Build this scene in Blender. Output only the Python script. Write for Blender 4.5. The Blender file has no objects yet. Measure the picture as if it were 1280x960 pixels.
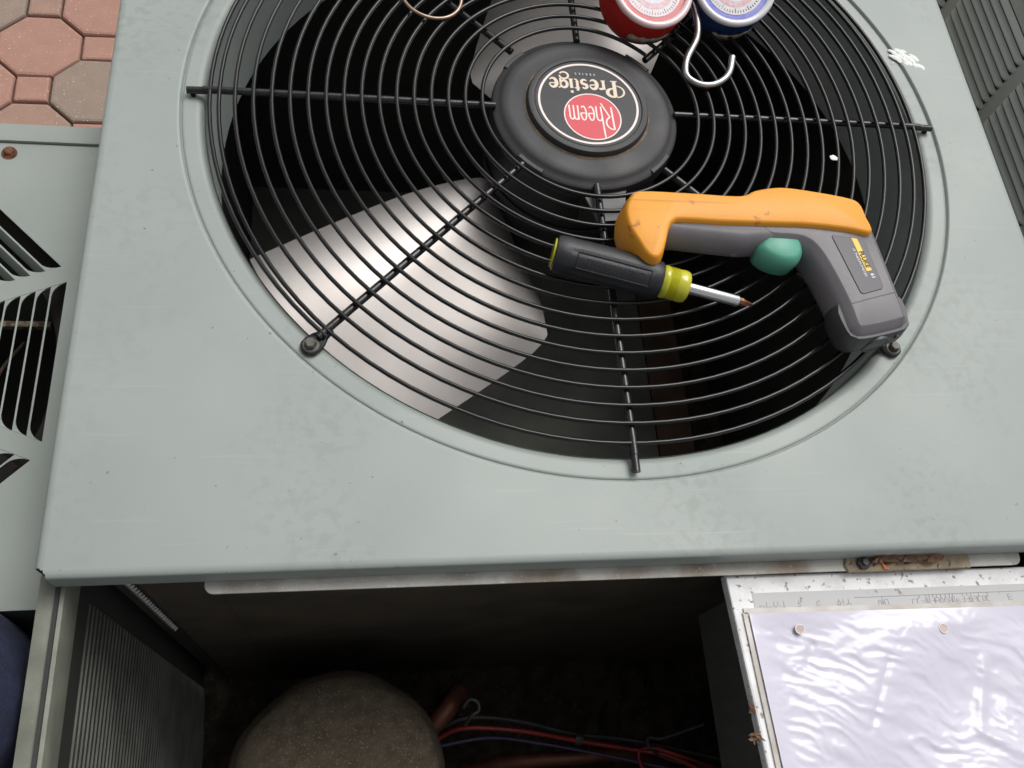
import bpy, bmesh, math, random
from mathutils import noise as mnoise
from mathutils import Vector, Matrix
random.seed(7)
R = math.radians
scene = bpy.context.scene
C = scene.collection

# ------------------------------------------------------------------ camera
cam_d = bpy.data.cameras.new('camera')
cam = bpy.data.objects.new('camera', cam_d)
C.objects.link(cam)
cr = Vector((0.98517214, -0.07140465, 0.15600397))
cu = Vector((-5.50881508e-04, 0.907958036, 0.419060737))
cd = Vector((0.17156794, 0.4129329, -0.89445562))
M = Matrix.Identity(4)
for i in range(3):
    M[i][0], M[i][1], M[i][2] = cr[i], cu[i], -cd[i]
M[0][3], M[1][3], M[2][3] = -0.199, -0.5383, 0.5947
cam.matrix_world = M
cam_d.sensor_width = 36.0
cam_d.lens = 36.0 * 1115.5 / 1280.0
cam_d.clip_start = 0.02
cam_d.clip_end = 500
scene.camera = cam

# ------------------------------------------------------------------ sky and sun (overcast)
SUN_EL, SUN_AZ = R(58), R(40)
w = bpy.data.worlds.new('World')
scene.world = w
w.use_nodes = True
nt = w.node_tree
nt.nodes.clear()
out = nt.nodes.new('ShaderNodeOutputWorld')
bg = nt.nodes.new('ShaderNodeBackground')
sky = nt.nodes.new('ShaderNodeTexSky')
sky.sky_type = 'NISHITA'
sky.sun_disc = False
sky.sun_elevation = SUN_EL
sky.sun_rotation = SUN_AZ
sky.air_density = 1.0
sky.dust_density = 6.0
sky.ozone_density = 1.0
hsv = nt.nodes.new('ShaderNodeHueSaturation')
hsv.inputs['Saturation'].default_value = 0.12
nt.links.new(sky.outputs[0], hsv.inputs['Color'])
nt.links.new(hsv.outputs[0], bg.inputs[0])
bg.inputs[1].default_value = 0.13
nt.links.new(bg.outputs[0], out.inputs[0])
sl = bpy.data.lights.new('sun', 'SUN')
sl.energy = 1.0
sl.angle = R(35)
sl.color = (1.0, 0.97, 0.93)
so = bpy.data.objects.new('sun', sl)
C.objects.link(so)
sv = Vector((math.sin(SUN_AZ) * math.cos(SUN_EL), math.cos(SUN_AZ) * math.cos(SUN_EL), math.sin(SUN_EL)))
so.rotation_euler = sv.to_track_quat('Z', 'Y').to_euler()
so.location = (1, 1, 3)
vs = scene.view_settings
vs.view_transform = 'Standard'
vs.look = 'None'
vs.gamma = 1
vs.exposure = 0.0
vs.use_curve_mapping = False

# ------------------------------------------------------------------ materials
def mat(name, c1, c2=None, scale=20, rough=.5, metal=0., bump=0., bscale=200., coat=0., spec=.5,
        specks=None, speck_scale=300, speck_lo=.68, rough2=None, detail=6, trans=0., lo=.35, hi=.65,
        objrand=False, stretch=None, scratch=None, smudge=None):
    m = bpy.data.materials.new(name)
    m.use_nodes = True
    t = m.node_tree
    b = t.nodes['Principled BSDF']
    b.inputs['Roughness'].default_value = rough
    b.inputs['Metallic'].default_value = metal
    b.inputs['Coat Weight'].default_value = coat
    b.inputs['Coat Roughness'].default_value = .06
    b.inputs['Specular IOR Level'].default_value = spec
    b.inputs['Transmission Weight'].default_value = trans
    tc = t.nodes.new('ShaderNodeTexCoord')
    src = tc.outputs['Object']
    if stretch:
        mp = t.nodes.new('ShaderNodeMapping')
        mp.inputs['Scale'].default_value = stretch
        t.links.new(src, mp.inputs[0])
        src = mp.outputs[0]
    col = None
    def noise(sc, det=6, s=None):
        n = t.nodes.new('ShaderNodeTexNoise')
        n.inputs['Scale'].default_value = sc
        n.inputs['Detail'].default_value = det
        t.links.new(s or src, n.inputs['Vector'])
        return n
    def ramp(fac, stops):
        r = t.nodes.new('ShaderNodeValToRGB')
        while len(r.color_ramp.elements) < len(stops):
            r.color_ramp.elements.new(.5)
        for e, (p, c) in zip(r.color_ramp.elements, stops):
            e.position = p
            e.color = (*c, 1) if len(c) == 3 else c
        t.links.new(fac, r.inputs[0])
        return r
    def mix(a, bcol, fac, blend='MIX'):
        x = t.nodes.new('ShaderNodeMix')
        x.data_type = 'RGBA'
        x.blend_type = blend
        for s, v in ((6, a), (7, bcol)):
            if isinstance(v, tuple):
                x.inputs[s].default_value = (*v, 1)
            else:
                t.links.new(v, x.inputs[s])
        if isinstance(fac, float):
            x.inputs[0].default_value = fac
        else:
            t.links.new(fac, x.inputs[0])
        return x.outputs[2]
    if c2 is None:
        b.inputs['Base Color'].default_value = (*c1, 1)
        col = c1
    else:
        n = noise(scale, detail)
        col = ramp(n.outputs['Fac'], [(lo, c1), (hi, c2)]).outputs[0]
    if objrand:
        oi = t.nodes.new('ShaderNodeObjectInfo')
        col = mix(col, oi.outputs['Color'], .75)
    if smudge:
        n7 = noise(5.5, 8)
        n8 = noise(110, 8)
        f7 = ramp(n7.outputs['Fac'], [(.47, (0, 0, 0)), (.66, (.85, .85, .85))])
        f8 = ramp(n8.outputs['Fac'], [(.48, (0, 0, 0)), (.60, (1, 1, 1))])
        col = mix(col, smudge, mix(f7.outputs[0], f8.outputs[0], 1.0, 'MULTIPLY'))
    if specks:
        n2 = noise(speck_scale, 3)
        f = ramp(n2.outputs['Fac'], [(speck_lo, (0, 0, 0)), (min(.99, speck_lo + .05), (1, 1, 1))])
        col = mix(col, specks, f.outputs[0])
    if scratch:
        mp2 = t.nodes.new('ShaderNodeMapping')
        mp2.inputs['Rotation'].default_value = (0, 0, .5)
        mp2.inputs['Scale'].default_value = (6, 260, 6)
        t.links.new(tc.outputs['Object'], mp2.inputs[0])
        n3 = noise(1.0, 4, mp2.outputs[0])
        f3 = ramp(n3.outputs['Fac'], [(.64, (0, 0, 0)), (.74, (.45, .45, .45))])
        col = mix(col, scratch, f3.outputs[0])
    if not isinstance(col, tuple):
        t.links.new(col, b.inputs['Base Color'])
    if rough2 is not None:
        n4 = noise(scale * .7, 5)
        mr = t.nodes.new('ShaderNodeMapRange')
        mr.inputs['From Min'].default_value = .35
        mr.inputs['From Max'].default_value = .65
        mr.inputs['To Min'].default_value = rough
        mr.inputs['To Max'].default_value = rough2
        t.links.new(n4.outputs['Fac'], mr.inputs[0])
        t.links.new(mr.outputs[0], b.inputs['Roughness'])
    if bump:
        n5 = noise(bscale, 4)
        bp = t.nodes.new('ShaderNodeBump')
        bp.inputs['Strength'].default_value = bump
        bp.inputs['Distance'].default_value = .001
        t.links.new(n5.outputs['Fac'], bp.inputs['Height'])
        t.links.new(bp.outputs[0], b.inputs['Normal'])
    return m

m_lid = mat('sage_paint', (.283, .318, .297), (.315, .348, .328), scale=9, rough=.40, rough2=.54, bump=.06, bscale=900, smudge=(.245, .273, .252),
            specks=(.14, .15, .14), speck_scale=190, speck_lo=.715, scratch=(.40, .43, .41), lo=.3, hi=.7)
m_sage = mat('sage_paint_plain', (.266, .299, .270), (.301, .333, .305), scale=9, rough=.5, rough2=.6, bump=.08, bscale=700,
             specks=(.14, .14, .12), speck_scale=160, speck_lo=.74)
m_shroud = mat('sage_paint_shroud', (.33, .37, .35), (.38, .42, .40), scale=12, rough=.5)
m_rail = mat('sage_paint_rail', (.165, .175, .14), (.235, .245, .20), scale=40, rough=.45, specks=(.42, .22, .12), speck_scale=55, speck_lo=.70,
             bump=.15, bscale=400)
m_wire = mat('black_guard_paint', (.006, .006, .0065), (.010, .010, .011), scale=60, rough=.14, rough2=.22, spec=.4)
m_spoke = mat('black_spoke_paint', (.010, .010, .011), (.02, .02, .021), scale=80, rough=.2, spec=.5, bump=.12, bscale=400)
m_cap = mat('black_cap_plastic', (.024, .024, .026), (.032, .031, .032), scale=40, rough=.46, rough2=.58, bump=.25, bscale=1200,
            specks=(.16, .13, .10), speck_scale=180, speck_lo=.76)
m_dust = mat('tan_dust', (.22, .16, .10), (.12, .09, .06), scale=200, rough=.95)
m_badge = mat('badge_black', (.014, .015, .020), (.020, .021, .026), scale=60, rough=.42, spec=.35)
m_cream = mat('print_cream', (.74, .60, .46), rough=.4)
m_pink = mat('print_white', (.80, .70, .66), rough=.4)
m_red = mat('print_red', (.60, .035, .055), rough=.45)
m_alu = mat('blade_aluminium', (.44, .41, .39), (.56, .525, .505), scale=7, rough=.42, rough2=.52, metal=1., bump=.04, bscale=60)
m_pan = mat('pan_floor', (.12, .125, .11), (.20, .20, .175), scale=10, rough=.8)
m_panb = mat('pan_rust', (.10, .06, .04), (.15, .10, .07), scale=20, rough=.9)
m_motor = mat('motor_black', (.012, .012, .013), (.02, .02, .02), scale=30, rough=.45)
m_bracket = mat('bracket_grey', (.07, .07, .07), (.10, .10, .10), scale=30, rough=.5, metal=.5)
m_galv = mat('galvanised_dirty', (.50, .49, .45), (.27, .22, .17), scale=26, rough=.5, metal=.25, bump=.3, bscale=500,
             specks=(.60, .58, .54), speck_scale=240, speck_lo=.66, lo=.42, hi=.66)
m_galv2 = mat('galvanised_tan', (.40, .32, .22), (.24, .19, .13), scale=60, rough=.7, metal=.1, bump=.5, bscale=600,
              specks=(.12, .09, .06), speck_scale=300, speck_lo=.62)
m_plate = mat('white_plate', (.80, .80, .80), (.60, .59, .57), scale=55, rough=.4, lo=.46, hi=.75, specks=(.26, .24, .21), speck_scale=210, speck_lo=.62,
              bump=.15, bscale=500)
m_boxside = mat('box_side_steel', (.085, .088, .082), (.11, .112, .105), scale=30, rough=.55, metal=.3, specks=(.22, .22, .20), speck_scale=120, speck_lo=.72,
                stretch=(1, 4, 1))
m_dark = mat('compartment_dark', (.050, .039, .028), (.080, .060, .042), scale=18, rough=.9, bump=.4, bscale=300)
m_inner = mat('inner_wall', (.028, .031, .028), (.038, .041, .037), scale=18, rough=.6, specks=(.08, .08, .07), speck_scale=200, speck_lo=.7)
m_ridge = mat('inner_ridge', (.12, .125, .11), (.19, .19, .17), scale=30, rough=.45, metal=.3)
m_fin = mat('coil_fin', (.30, .30, .28), (.42, .42, .40), scale=60, rough=.4, metal=.5)
m_soil = mat('base_debris', (.030, .024, .018), (.075, .058, .040), scale=60, rough=1., bump=1., bscale=120, specks=(.13, .10, .07), speck_scale=150, speck_lo=.64)
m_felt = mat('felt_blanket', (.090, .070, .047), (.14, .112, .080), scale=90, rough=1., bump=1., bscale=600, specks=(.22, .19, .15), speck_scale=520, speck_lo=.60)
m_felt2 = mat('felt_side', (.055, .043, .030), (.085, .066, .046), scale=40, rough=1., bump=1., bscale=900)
m_copper = mat('old_copper', (.13, .045, .030), (.20, .08, .05), scale=40, rough=.5, metal=.4)
m_redw = mat('red_wire', (.33, .024, .02), (.20, .02, .018), scale=40, rough=.4)
m_blkw = mat('black_wire', (.03, .028, .032), (.05, .04, .05), scale=40, rough=.5)
m_bluew = mat('violet_wire', (.05, .035, .10), (.07, .05, .12), scale=40, rough=.5)
m_steel = mat('zinc_steel', (.50, .50, .52), (.38, .36, .34), scale=120, rough=.32, metal=.9)
m_chrome = mat('chrome_shaft', (.72, .72, .74), rough=.10, metal=1.)
m_bolt = mat('bolt_steel', (.06, .055, .048), (.12, .11, .095), scale=200, rough=.5, metal=.4)
m_rust = mat('rust_stain', (.20, .085, .045), (.09, .035, .022), scale=260, rough=.9)
m_orange = mat('orange_rubber', (.80, .325, .022), (.86, .36, .032), scale=24, rough=.48, bump=.15, bscale=500,
               specks=(.50, .20, .035), speck_scale=75, speck_lo=.66, scratch=(.36, .16, .05))
m_tgrey = mat('tool_grey', (.152, .143, .154), (.172, .161, .173), scale=40, rough=.42, bump=.15, bscale=1800)
m_tdark = mat('tool_dark', (.020, .021, .022), (.026, .027, .028), scale=40, rough=.45)
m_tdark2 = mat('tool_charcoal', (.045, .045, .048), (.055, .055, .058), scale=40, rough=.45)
m_tlabel = mat('tool_label', (.056, .054, .064), rough=.4)
m_yellow = mat('tool_yellow', (.82, .53, .035), rough=.4)
m_ink = mat('tool_ink', (.03, .025, .02), rough=.5)
m_white = mat('tool_white', (.75, .75, .78), rough=.4)
m_green = mat('trigger_green', (.085, .33, .235), (.105, .37, .265), scale=40, rough=.42, bump=.1, bscale=800)
m_grip = mat('grip_black', (.016, .017, .020), (.023, .024, .028), scale=60, rough=.42, bump=.3, bscale=900)
m_lime = mat('lime_acetate', (.56, .55, .022), (.68, .66, .05), scale=50, rough=.14, coat=.4, trans=.15)
m_bit = mat('rust_bit', (.28, .12, .07), (.17, .08, .05), scale=200, rough=.4, metal=.7)
m_gred = mat('gauge_red', (.42, .018, .014), (.48, .024, .018), scale=30, rough=.34)
m_gblue = mat('gauge_blue', (.008, .032, .12), (.012, .04, .15), scale=30, rough=.34)
m_dialw = mat('dial_white', (.80, .78, .79), (.74, .70, .74), scale=200, rough=.4)
m_dialr = mat('dial_red_band', (.74, .16, .16), (.70, .22, .22), scale=90, rough=.35)
m_dialb = mat('dial_blue_band', (.22, .24, .72), (.32, .33, .74), scale=90, rough=.35)
m_dialp = mat('dial_pink_print', (.72, .42, .46), (.78, .62, .66), scale=300, rough=.4)
m_lens = mat('dial_rim_clear', (.80, .62, .62), rough=.12, coat=.8)
m_lensb = mat('dial_rim_clear_blue', (.70, .70, .74), rough=.12, coat=.8)
m_tag = mat('worn_sticker', (.42, .38, .31), (.22, .18, .14), scale=260, rough=.7, bump=.4, bscale=600)
m_brass = mat('brass', (.56, .40, .14), (.46, .32, .11), scale=60, rough=.35, metal=.9)
m_tan = mat('copper_ring', (.40, .30, .23), (.30, .22, .17), scale=160, rough=.36, metal=.8)
m_paper = mat('lavender_paper', (.56, .54, .635), (.59, .565, .665), scale=6, rough=.5, coat=1.)
m_paper.node_tree.nodes['Principled BSDF'].inputs['Coat Roughness'].default_value = .025
m_label = mat('grey_label', (.49, .49, .495), (.53, .53, .53), scale=14, rough=.5, specks=(.25, .22, .20), speck_scale=150, speck_lo=.68)
m_sleeve_edge = mat('sleeve_edge', (.42, .38, .34), (.55, .52, .49), scale=60, rough=.4, coat=.5)
m_hole = mat('hole_backing', (.60, .44, .38), (.46, .36, .32), scale=300, rough=.6)
m_print = mat('faded_print', (.30, .29, .28), rough=.6)
m_leaf = mat('dead_leaf', (.16, .085, .05), (.27, .165, .10), scale=120, rough=.9, bump=.6, bscale=500)
m_chip = mat('orange_chip', (.62, .20, .07), rough=.7)
m_splat = mat('white_dropping', (.86, .86, .84), (.74, .75, .72), scale=300, rough=.7, bump=.5, bscale=500)
m_jean = mat('blue_denim', (.009, .013, .040), (.018, .025, .068), scale=90, rough=.95, bump=.9, bscale=1500, specks=(.05, .06, .12), speck_scale=900, speck_lo=.62)
# above the belt the same figure wears a grey shirt, above the collar it is bare skin
_t = m_jean.node_tree
_b = _t.nodes['Principled BSDF']
_old = _b.inputs['Base Color'].links[0].from_socket
_g = _t.nodes.new('ShaderNodeNewGeometry')
_sp = _t.nodes.new('ShaderNodeSeparateXYZ')
_t.links.new(_g.outputs['Position'], _sp.inputs[0])
for _z, _c in ((.17, (.15, .15, .16)), (.72, (.45, .27, .20))):
    _gt = _t.nodes.new('ShaderNodeMath')
    _gt.operation = 'GREATER_THAN'
    _gt.inputs[1].default_value = _z
    _t.links.new(_sp.outputs['Z'], _gt.inputs[0])
    _mx = _t.nodes.new('ShaderNodeMix')
    _mx.data_type = 'RGBA'
    _t.links.new(_gt.outputs[0], _mx.inputs[0])
    _t.links.new(_old, _mx.inputs[6])
    _mx.inputs[7].default_value = (*_c, 1)
    _old = _mx.outputs[2]
_t.links.new(_old, _b.inputs['Base Color'])
m_shoe = mat('shoe_leather', (.05, .035, .025), (.08, .055, .04), scale=40, rough=.6)
m_shirt = mat('grey_shirt', (.16, .16, .17), (.2, .2, .21), scale=60, rough=.95)
m_paver = mat('paver_concrete', (.30, .175, .135), (.44, .26, .20), scale=28, rough=.9, bump=1., bscale=420, specks=(.72, .58, .50), speck_scale=230, speck_lo=.665,
              objrand=True)
m_sage2 = mat('grey_green_paint', (.50, .515, .475), (.55, .56, .52), scale=9, rough=.5, bump=.08, bscale=700)
m_sand = mat('joint_sand', (.12, .092, .062), (.20, .155, .105), scale=220, rough=1., bump=1., bscale=500, specks=(.10, .11, .05), speck_scale=90, speck_lo=.62)
m_slot = mat('inside_and_slot_shade', (.022, .021, .020), (.04, .036, .032), scale=14, rough=.9)
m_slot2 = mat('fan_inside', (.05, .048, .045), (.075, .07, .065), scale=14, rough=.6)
m_bar = mat('speckled_bar', (.30, .23, .15), (.10, .075, .05), scale=240, rough=.9, lo=.42, hi=.58)

# ------------------------------------------------------------------ mesh helpers
class MB:
    def __init__(s):
        s.v, s.f = [], []
    def add(s, vs, fs):
        o = len(s.v)
        s.v += [tuple(p) for p in vs]
        s.f += [tuple(i + o for i in f) for f in fs]
        return s
    def box(s, x0, x1, y0, y1, z0, z1, bev=0.):
        if bev <= 0:
            vs = [(x, y, z) for z in (z0, z1) for y in (y0, y1) for x in (x0, x1)]
            return s.add(vs, [(0, 2, 3, 1), (4, 5, 7, 6), (0, 1, 5, 4), (2, 6, 7, 3), (0, 4, 6, 2), (1, 3, 7, 5)])
        bm = bmesh.new()
        bmesh.ops.create_cube(bm, size=1)
        for v in bm.verts:
            v.co = ((x0 + x1) / 2 + v.co.x * (x1 - x0), (y0 + y1) / 2 + v.co.y * (y1 - y0), (z0 + z1) / 2 + v.co.z * (z1 - z0))
        bmesh.ops.bevel(bm, geom=list(bm.edges), offset=bev, segments=2, affect='EDGES', profile=.7)
        bm.verts.index_update()
        s.add([v.co[:] for v in bm.verts], [[v.index for v in f.verts] for f in bm.faces])
        bm.free()
        return s
    def tube(s, pts, rad, n=10, closed=False, cap=True):
        pts = [Vector(p) for p in pts]
        N = len(pts)
        rad = rad if isinstance(rad, (list, tuple)) else [rad] * N
        rings = []
        prev = None
        for i, p in enumerate(pts):
            a = pts[(i - 1) % N] if (closed or i > 0) else p
            b = pts[(i + 1) % N] if (closed or i < N - 1) else p
            t = (b - a).normalized()
            if prev is None:
                h = Vector((0, 0, 1)) if abs(t.z) < .9 else Vector((1, 0, 0))
                u = t.cross(h).normalized()
            else:
                u = (prev - t * prev.dot(t)).normalized()
            prev = u
            v = t.cross(u)
            rings.append([p + (u * math.cos(2 * math.pi * k / n) + v * math.sin(2 * math.pi * k / n)) * rad[i] for k in range(n)])
        vs = [q for r in rings for q in r]
        fs = []
        for i in range(N if closed else N - 1):
            j = (i + 1) % N
            for k in range(n):
                l = (k + 1) % n
                fs.append((i * n + k, i * n + l, j * n + l, j * n + k))
        if cap and not closed:
            fs.append(tuple(reversed(range(n))))
            fs.append(tuple(range((N - 1) * n, N * n)))
        return s.add(vs, fs)
    def lathe(s, prof, n=48, center=(0, 0, 0), cap0=False, cap1=False, axis=None):
        vs, fs = [], []
        for r, z in prof:
            for k in range(n):
                a = 2 * math.pi * k / n
                vs.append(Vector((r * math.cos(a), r * math.sin(a), z)))
        for i in range(len(prof) - 1):
            for k in range(n):
                l = (k + 1) % n
                fs.append((i * n + k, i * n + l, (i + 1) * n + l, (i + 1) * n + k))
        if cap0:
            fs.append(tuple(reversed(range(n))))
        if cap1:
            fs.append(tuple(range((len(prof) - 1) * n, len(prof) * n)))
        if axis is not None:
            q = Vector((0, 0, 1)).rotation_difference(Vector(axis))
            vs = [q @ v for v in vs]
        c = Vector(center)
        return s.add([v + c for v in vs], fs)
    def pillow(s, outl, levels):
        outl = [Vector((p[0], p[1])) for p in outl]
        A = sum(a.x * b.y - b.x * a.y for a, b in zip(outl, outl[1:] + outl[:1]))
        if A < 0:
            outl.reverse()
        n = len(outl)
        nor = []
        for i in range(n):
            d = (outl[(i + 1) % n] - outl[i - 1]).normalized()
            nor.append(Vector((d.y, -d.x)))
        vs, fs = [], []
        for z, off in levels:
            for p, q in zip(outl, nor):
                r = p + q * off
                vs.append((r.x, r.y, z))
        for i in range(len(levels) - 1):
            for k in range(n):
                l = (k + 1) % n
                fs.append((i * n + k, i * n + l, (i + 1) * n + l, (i + 1) * n + k))
        fs.append(tuple(reversed(range(n))))
        fs.append(tuple(range((len(levels) - 1) * n, len(levels) * n)))
        return s.add(vs, fs)
    def plate(s, outer, holes, z0, z1):
        """flat sheet with holes, thickness z0..z1"""
        bm = bmesh.new()
        loops = []
        for lp in [outer] + list(holes):
            vv = [bm.verts.new((p[0], p[1], 0)) for p in lp]
            loops.append(vv)
            for a, b in zip(vv, vv[1:] + vv[:1]):
                bm.edges.new((a, b))
        bmesh.ops.triangle_fill(bm, use_beauty=True, edges=list(bm.edges))
        bm.verts.index_update()
        co = [v.co.copy() for v in bm.verts]
        tri = []
        for f in bm.faces:
            ix = [v.index for v in f.verts]
            a, b, c = (co[i] for i in ix[:3])
            if (b - a).cross(c - a).z < 0:
                ix.reverse()
            tri.append(ix)
        n = len(co)
        vs = [(c.x, c.y, z1) for c in co] + [(c.x, c.y, z0) for c in co]
        fs = [tuple(t) for t in tri] + [tuple(i + n for i in reversed(t)) for t in tri]
        for lp in loops:
            ix = [v.index for v in lp]
            for a, b in zip(ix, ix[1:] + ix[:1]):
                fs.append((a, b, b + n, a + n))
        bm.free()
        return s.add(vs, fs)
    def ribbon(s, pts, wid, z, th=.0004):
        P = [Vector((p[0], p[1])) for p in pts]
        W = wid if isinstance(wid, (list, tuple)) else [wid] * len(P)
        vs, fs = [], []
        for i, p in enumerate(P):
            d = (P[min(i + 1, len(P) - 1)] - P[max(i - 1, 0)])
            d = d.normalized() if d.length > 0 else Vector((1, 0))
            nrm = Vector((-d.y, d.x)) * W[i] / 2
            for q, zz in ((p + nrm, z), (p - nrm, z), (p - nrm, z + th), (p + nrm, z + th)):
                vs.append((q.x, q.y, zz))
        for i in range(len(P) - 1):
            a, b = i * 4, i * 4 + 4
            for k in range(4):
                l = (k + 1) % 4
                fs.append((a + k, b + k, b + l, a + l))
        fs.append((0, 1, 2, 3))
        e = (len(P) - 1) * 4
        fs.append((e + 3, e + 2, e + 1, e))
        return s.add(vs, fs)
    def xf(s, mtx):
        s.v = [tuple(mtx @ Vector(p)) for p in s.v]
        return s
    def mesh(s, name):
        me = bpy.data.meshes.new(name)
        me.from_pydata(s.v, [], s.f)
        bm = bmesh.new()
        bm.from_mesh(me)
        bmesh.ops.recalc_face_normals(bm, faces=bm.faces)
        bm.to_mesh(me)
        bm.free()
        return me
    def build(s, name, m, parent=None, smooth=None, kind=None, label=None):
        me = s.mesh(name)
        return link(name, me, m, parent, smooth, kind, label)

def link(name, me, m, parent=None, smooth=None, kind=None, label=None):
    if m and not me.materials:
        me.materials.append(m)
    o = bpy.data.objects.new(name, me)
    C.objects.link(o)
    if smooth:
        me.shade_smooth()
        me.set_sharp_from_angle(angle=R(smooth))
    if parent:
        o.parent = parent
        o.matrix_parent_inverse = parent_inv(parent)
    if kind:
        o['kind'] = kind
    if label:
        o['label'] = label
    return o

def parent_inv(p):
    m = Matrix.Identity(4)
    chain = []
    while p:
        chain.append(p)
        p = p.parent
    for q in reversed(chain):
        m = m @ q.matrix_parent_inverse @ Matrix.LocRotScale(q.location, q.rotation_euler, q.scale)
    return m.inverted()

def thing(name, label, cat, loc, group=None):
    o = bpy.data.objects.new(name, None)
    o.empty_display_size = .05
    C.objects.link(o)
    o.location = loc
    o['label'] = label
    o['category'] = cat
    if group:
        o['group'] = group
    return o

def tag(o, label, cat, group=None):
    o['label'] = label
    o['category'] = cat
    if group:
        o['group'] = group
    return o

def cr_spline(pts, sub=6, closed=False):
    P = [Vector(p) for p in pts]
    n = len(P)
    res = []
    for i in range(n if closed else n - 1):
        p0 = P[(i - 1) % n] if (closed or i > 0) else P[0]
        p1, p2 = P[i], P[(i + 1) % n]
        p3 = P[(i + 2) % n] if (closed or i + 2 < n) else P[-1]
        for k in range(sub):
            t = k / sub
            res.append(.5 * ((2 * p1) + (p2 - p0) * t + (2 * p0 - 5 * p1 + 4 * p2 - p3) * t * t + (3 * p1 - p0 - 3 * p2 + p3) * t ** 3))
    if not closed:
        res.append(P[-1])
    return res

def circ(r, n=64, c=(0, 0), a0=0):
    return [(c[0] + r * math.cos(a0 + 2 * math.pi * k / n), c[1] + r * math.sin(a0 + 2 * math.pi * k / n)) for k in range(n)]

def text_obj(name, s, size, m, mtx, parent, extr=.0002, spacing=1., bold=0., kind=None):
    cu_ = bpy.data.curves.new(name, 'FONT')
    cu_.body = s
    cu_.size = size
    cu_.align_x = 'CENTER'
    cu_.align_y = 'CENTER'
    cu_.extrude = extr
    cu_.space_character = spacing
    cu_.offset = bold
    cu_.resolution_u = 3
    tmp = bpy.data.objects.new(name, cu_)
    C.objects.link(tmp)
    dg = bpy.context.evaluated_depsgraph_get()
    me = bpy.data.meshes.new_from_object(tmp.evaluated_get(dg))
    bpy.data.objects.remove(tmp)
    bpy.data.curves.remove(cu_)
    me.name = name
    me.transform(mtx)
    me.materials.clear()
    return link(name, me, m, parent)

GZ = -0.80      # paving level

# ================================================================== ground: sand bed and octagon / square pavers
g = MB()
g.add([(-40, -40, GZ - .014), (40, -40, GZ - .014), (40, 40, GZ - .014), (-40, 40, GZ - .014)], [(0, 1, 2, 3)])
ground = g.build('ground', m_sand, kind='structure')
PW = .152                     # octagon across flats
gap = .0042
def paver_mesh(name, n, rad, a0):
    mb = MB()
    lv = [(GZ - .03, 0), (GZ - .005, 0), (GZ - .0015, -.002), (GZ, -.0065)]
    o = circ(rad, n, a0=a0)
    vs, fs = [], []
    for z, off in lv:
        for p in o:
            k = (rad + off) / rad
            vs.append((p[0] * k, p[1] * k, z - GZ))
    for i in range(3):
        for k in range(n):
            l = (k + 1) % n
            fs.append((i * n + k, i * n + l, (i + 1) * n + l, (i + 1) * n + k))
    fs.append(tuple(range(3 * n, 4 * n)))
    mb.add(vs, fs)
    me = mb.mesh(name)
    me.materials.append(m_paver)
    return me
oct_me = paver_mesh('octagon_paver', 8, (PW / 2 - gap / 2) / math.cos(R(22.5)), R(22.5))
sq_side = PW * (math.sqrt(2) - 1)
sq_me = paver_mesh('square_paver', 4, (sq_side / 2 - gap / 2) * math.sqrt(2), R(45))
# octagons touch on their slanting sides: lattice vectors are diagonal
prot = R(1.5)
ca, sa = math.cos(prot), math.sin(prot)
c0 = Vector((-.798, .819))
far = MB()
RED, TAN, GRY = (.385, .212, .165, 1), (.33, .215, .165, 1), (.255, .215, .175, 1)
pcol = {(0, 0): RED, (1, -1): GRY, (-1, -1): RED, (1, 1): RED, (-1, 1): GRY, (1, 0): RED, (0, -1): RED, (0, 1): TAN, (0, -2): TAN, (-1, 0): TAN}
cnt = 0
h = PW / math.sqrt(2)
for i in range(-26, 27):
    for j in range(-26, 27):
        lx, ly = i * h, j * h
        wx, wy = c0.x + lx * ca - ly * sa, c0.y + lx * sa + ly * ca
        if wx < -2.2 or wx > 2.2 or wy < -1.7 or wy > 2.6:
            continue
        is_oct = (i + j) % 2 == 0
        me = oct_me if is_oct else sq_me
        if -1.35 < wx < -.50 and .28 < wy < 1.35:
            o = bpy.data.objects.new('octagon_paver' if is_oct else 'square_paver', me)
            C.objects.link(o)
            o.color = pcol.get((i, j), random.choice((RED, RED, TAN, GRY)))
            o.parent = ground
            o.location = (wx, wy, GZ + random.uniform(-.002, .0015))
            o.rotation_euler = (random.uniform(-.008, .008), random.uniform(-.008, .008), prot + random.uniform(-.008, .008))
        else:
            vs = [(wx + v.co.x * ca - v.co.y * sa, wy + v.co.x * sa + v.co.y * ca, GZ + v.co.z) for v in me.vertices]
            far.add(vs, [tuple(p.vertices) for p in me.polygons])
fo = link('paver_field', far.mesh('paver_field'), m_paver, ground, kind='stuff')
fo.color = TAN

# ================================================================== main condenser unit
LX = .396
unit = thing('condenser_unit', 'large sage green condenser with round black fan guard, tools lying on top', 'condenser', (0, 0, GZ), 'condensers standing side by side')

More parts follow.
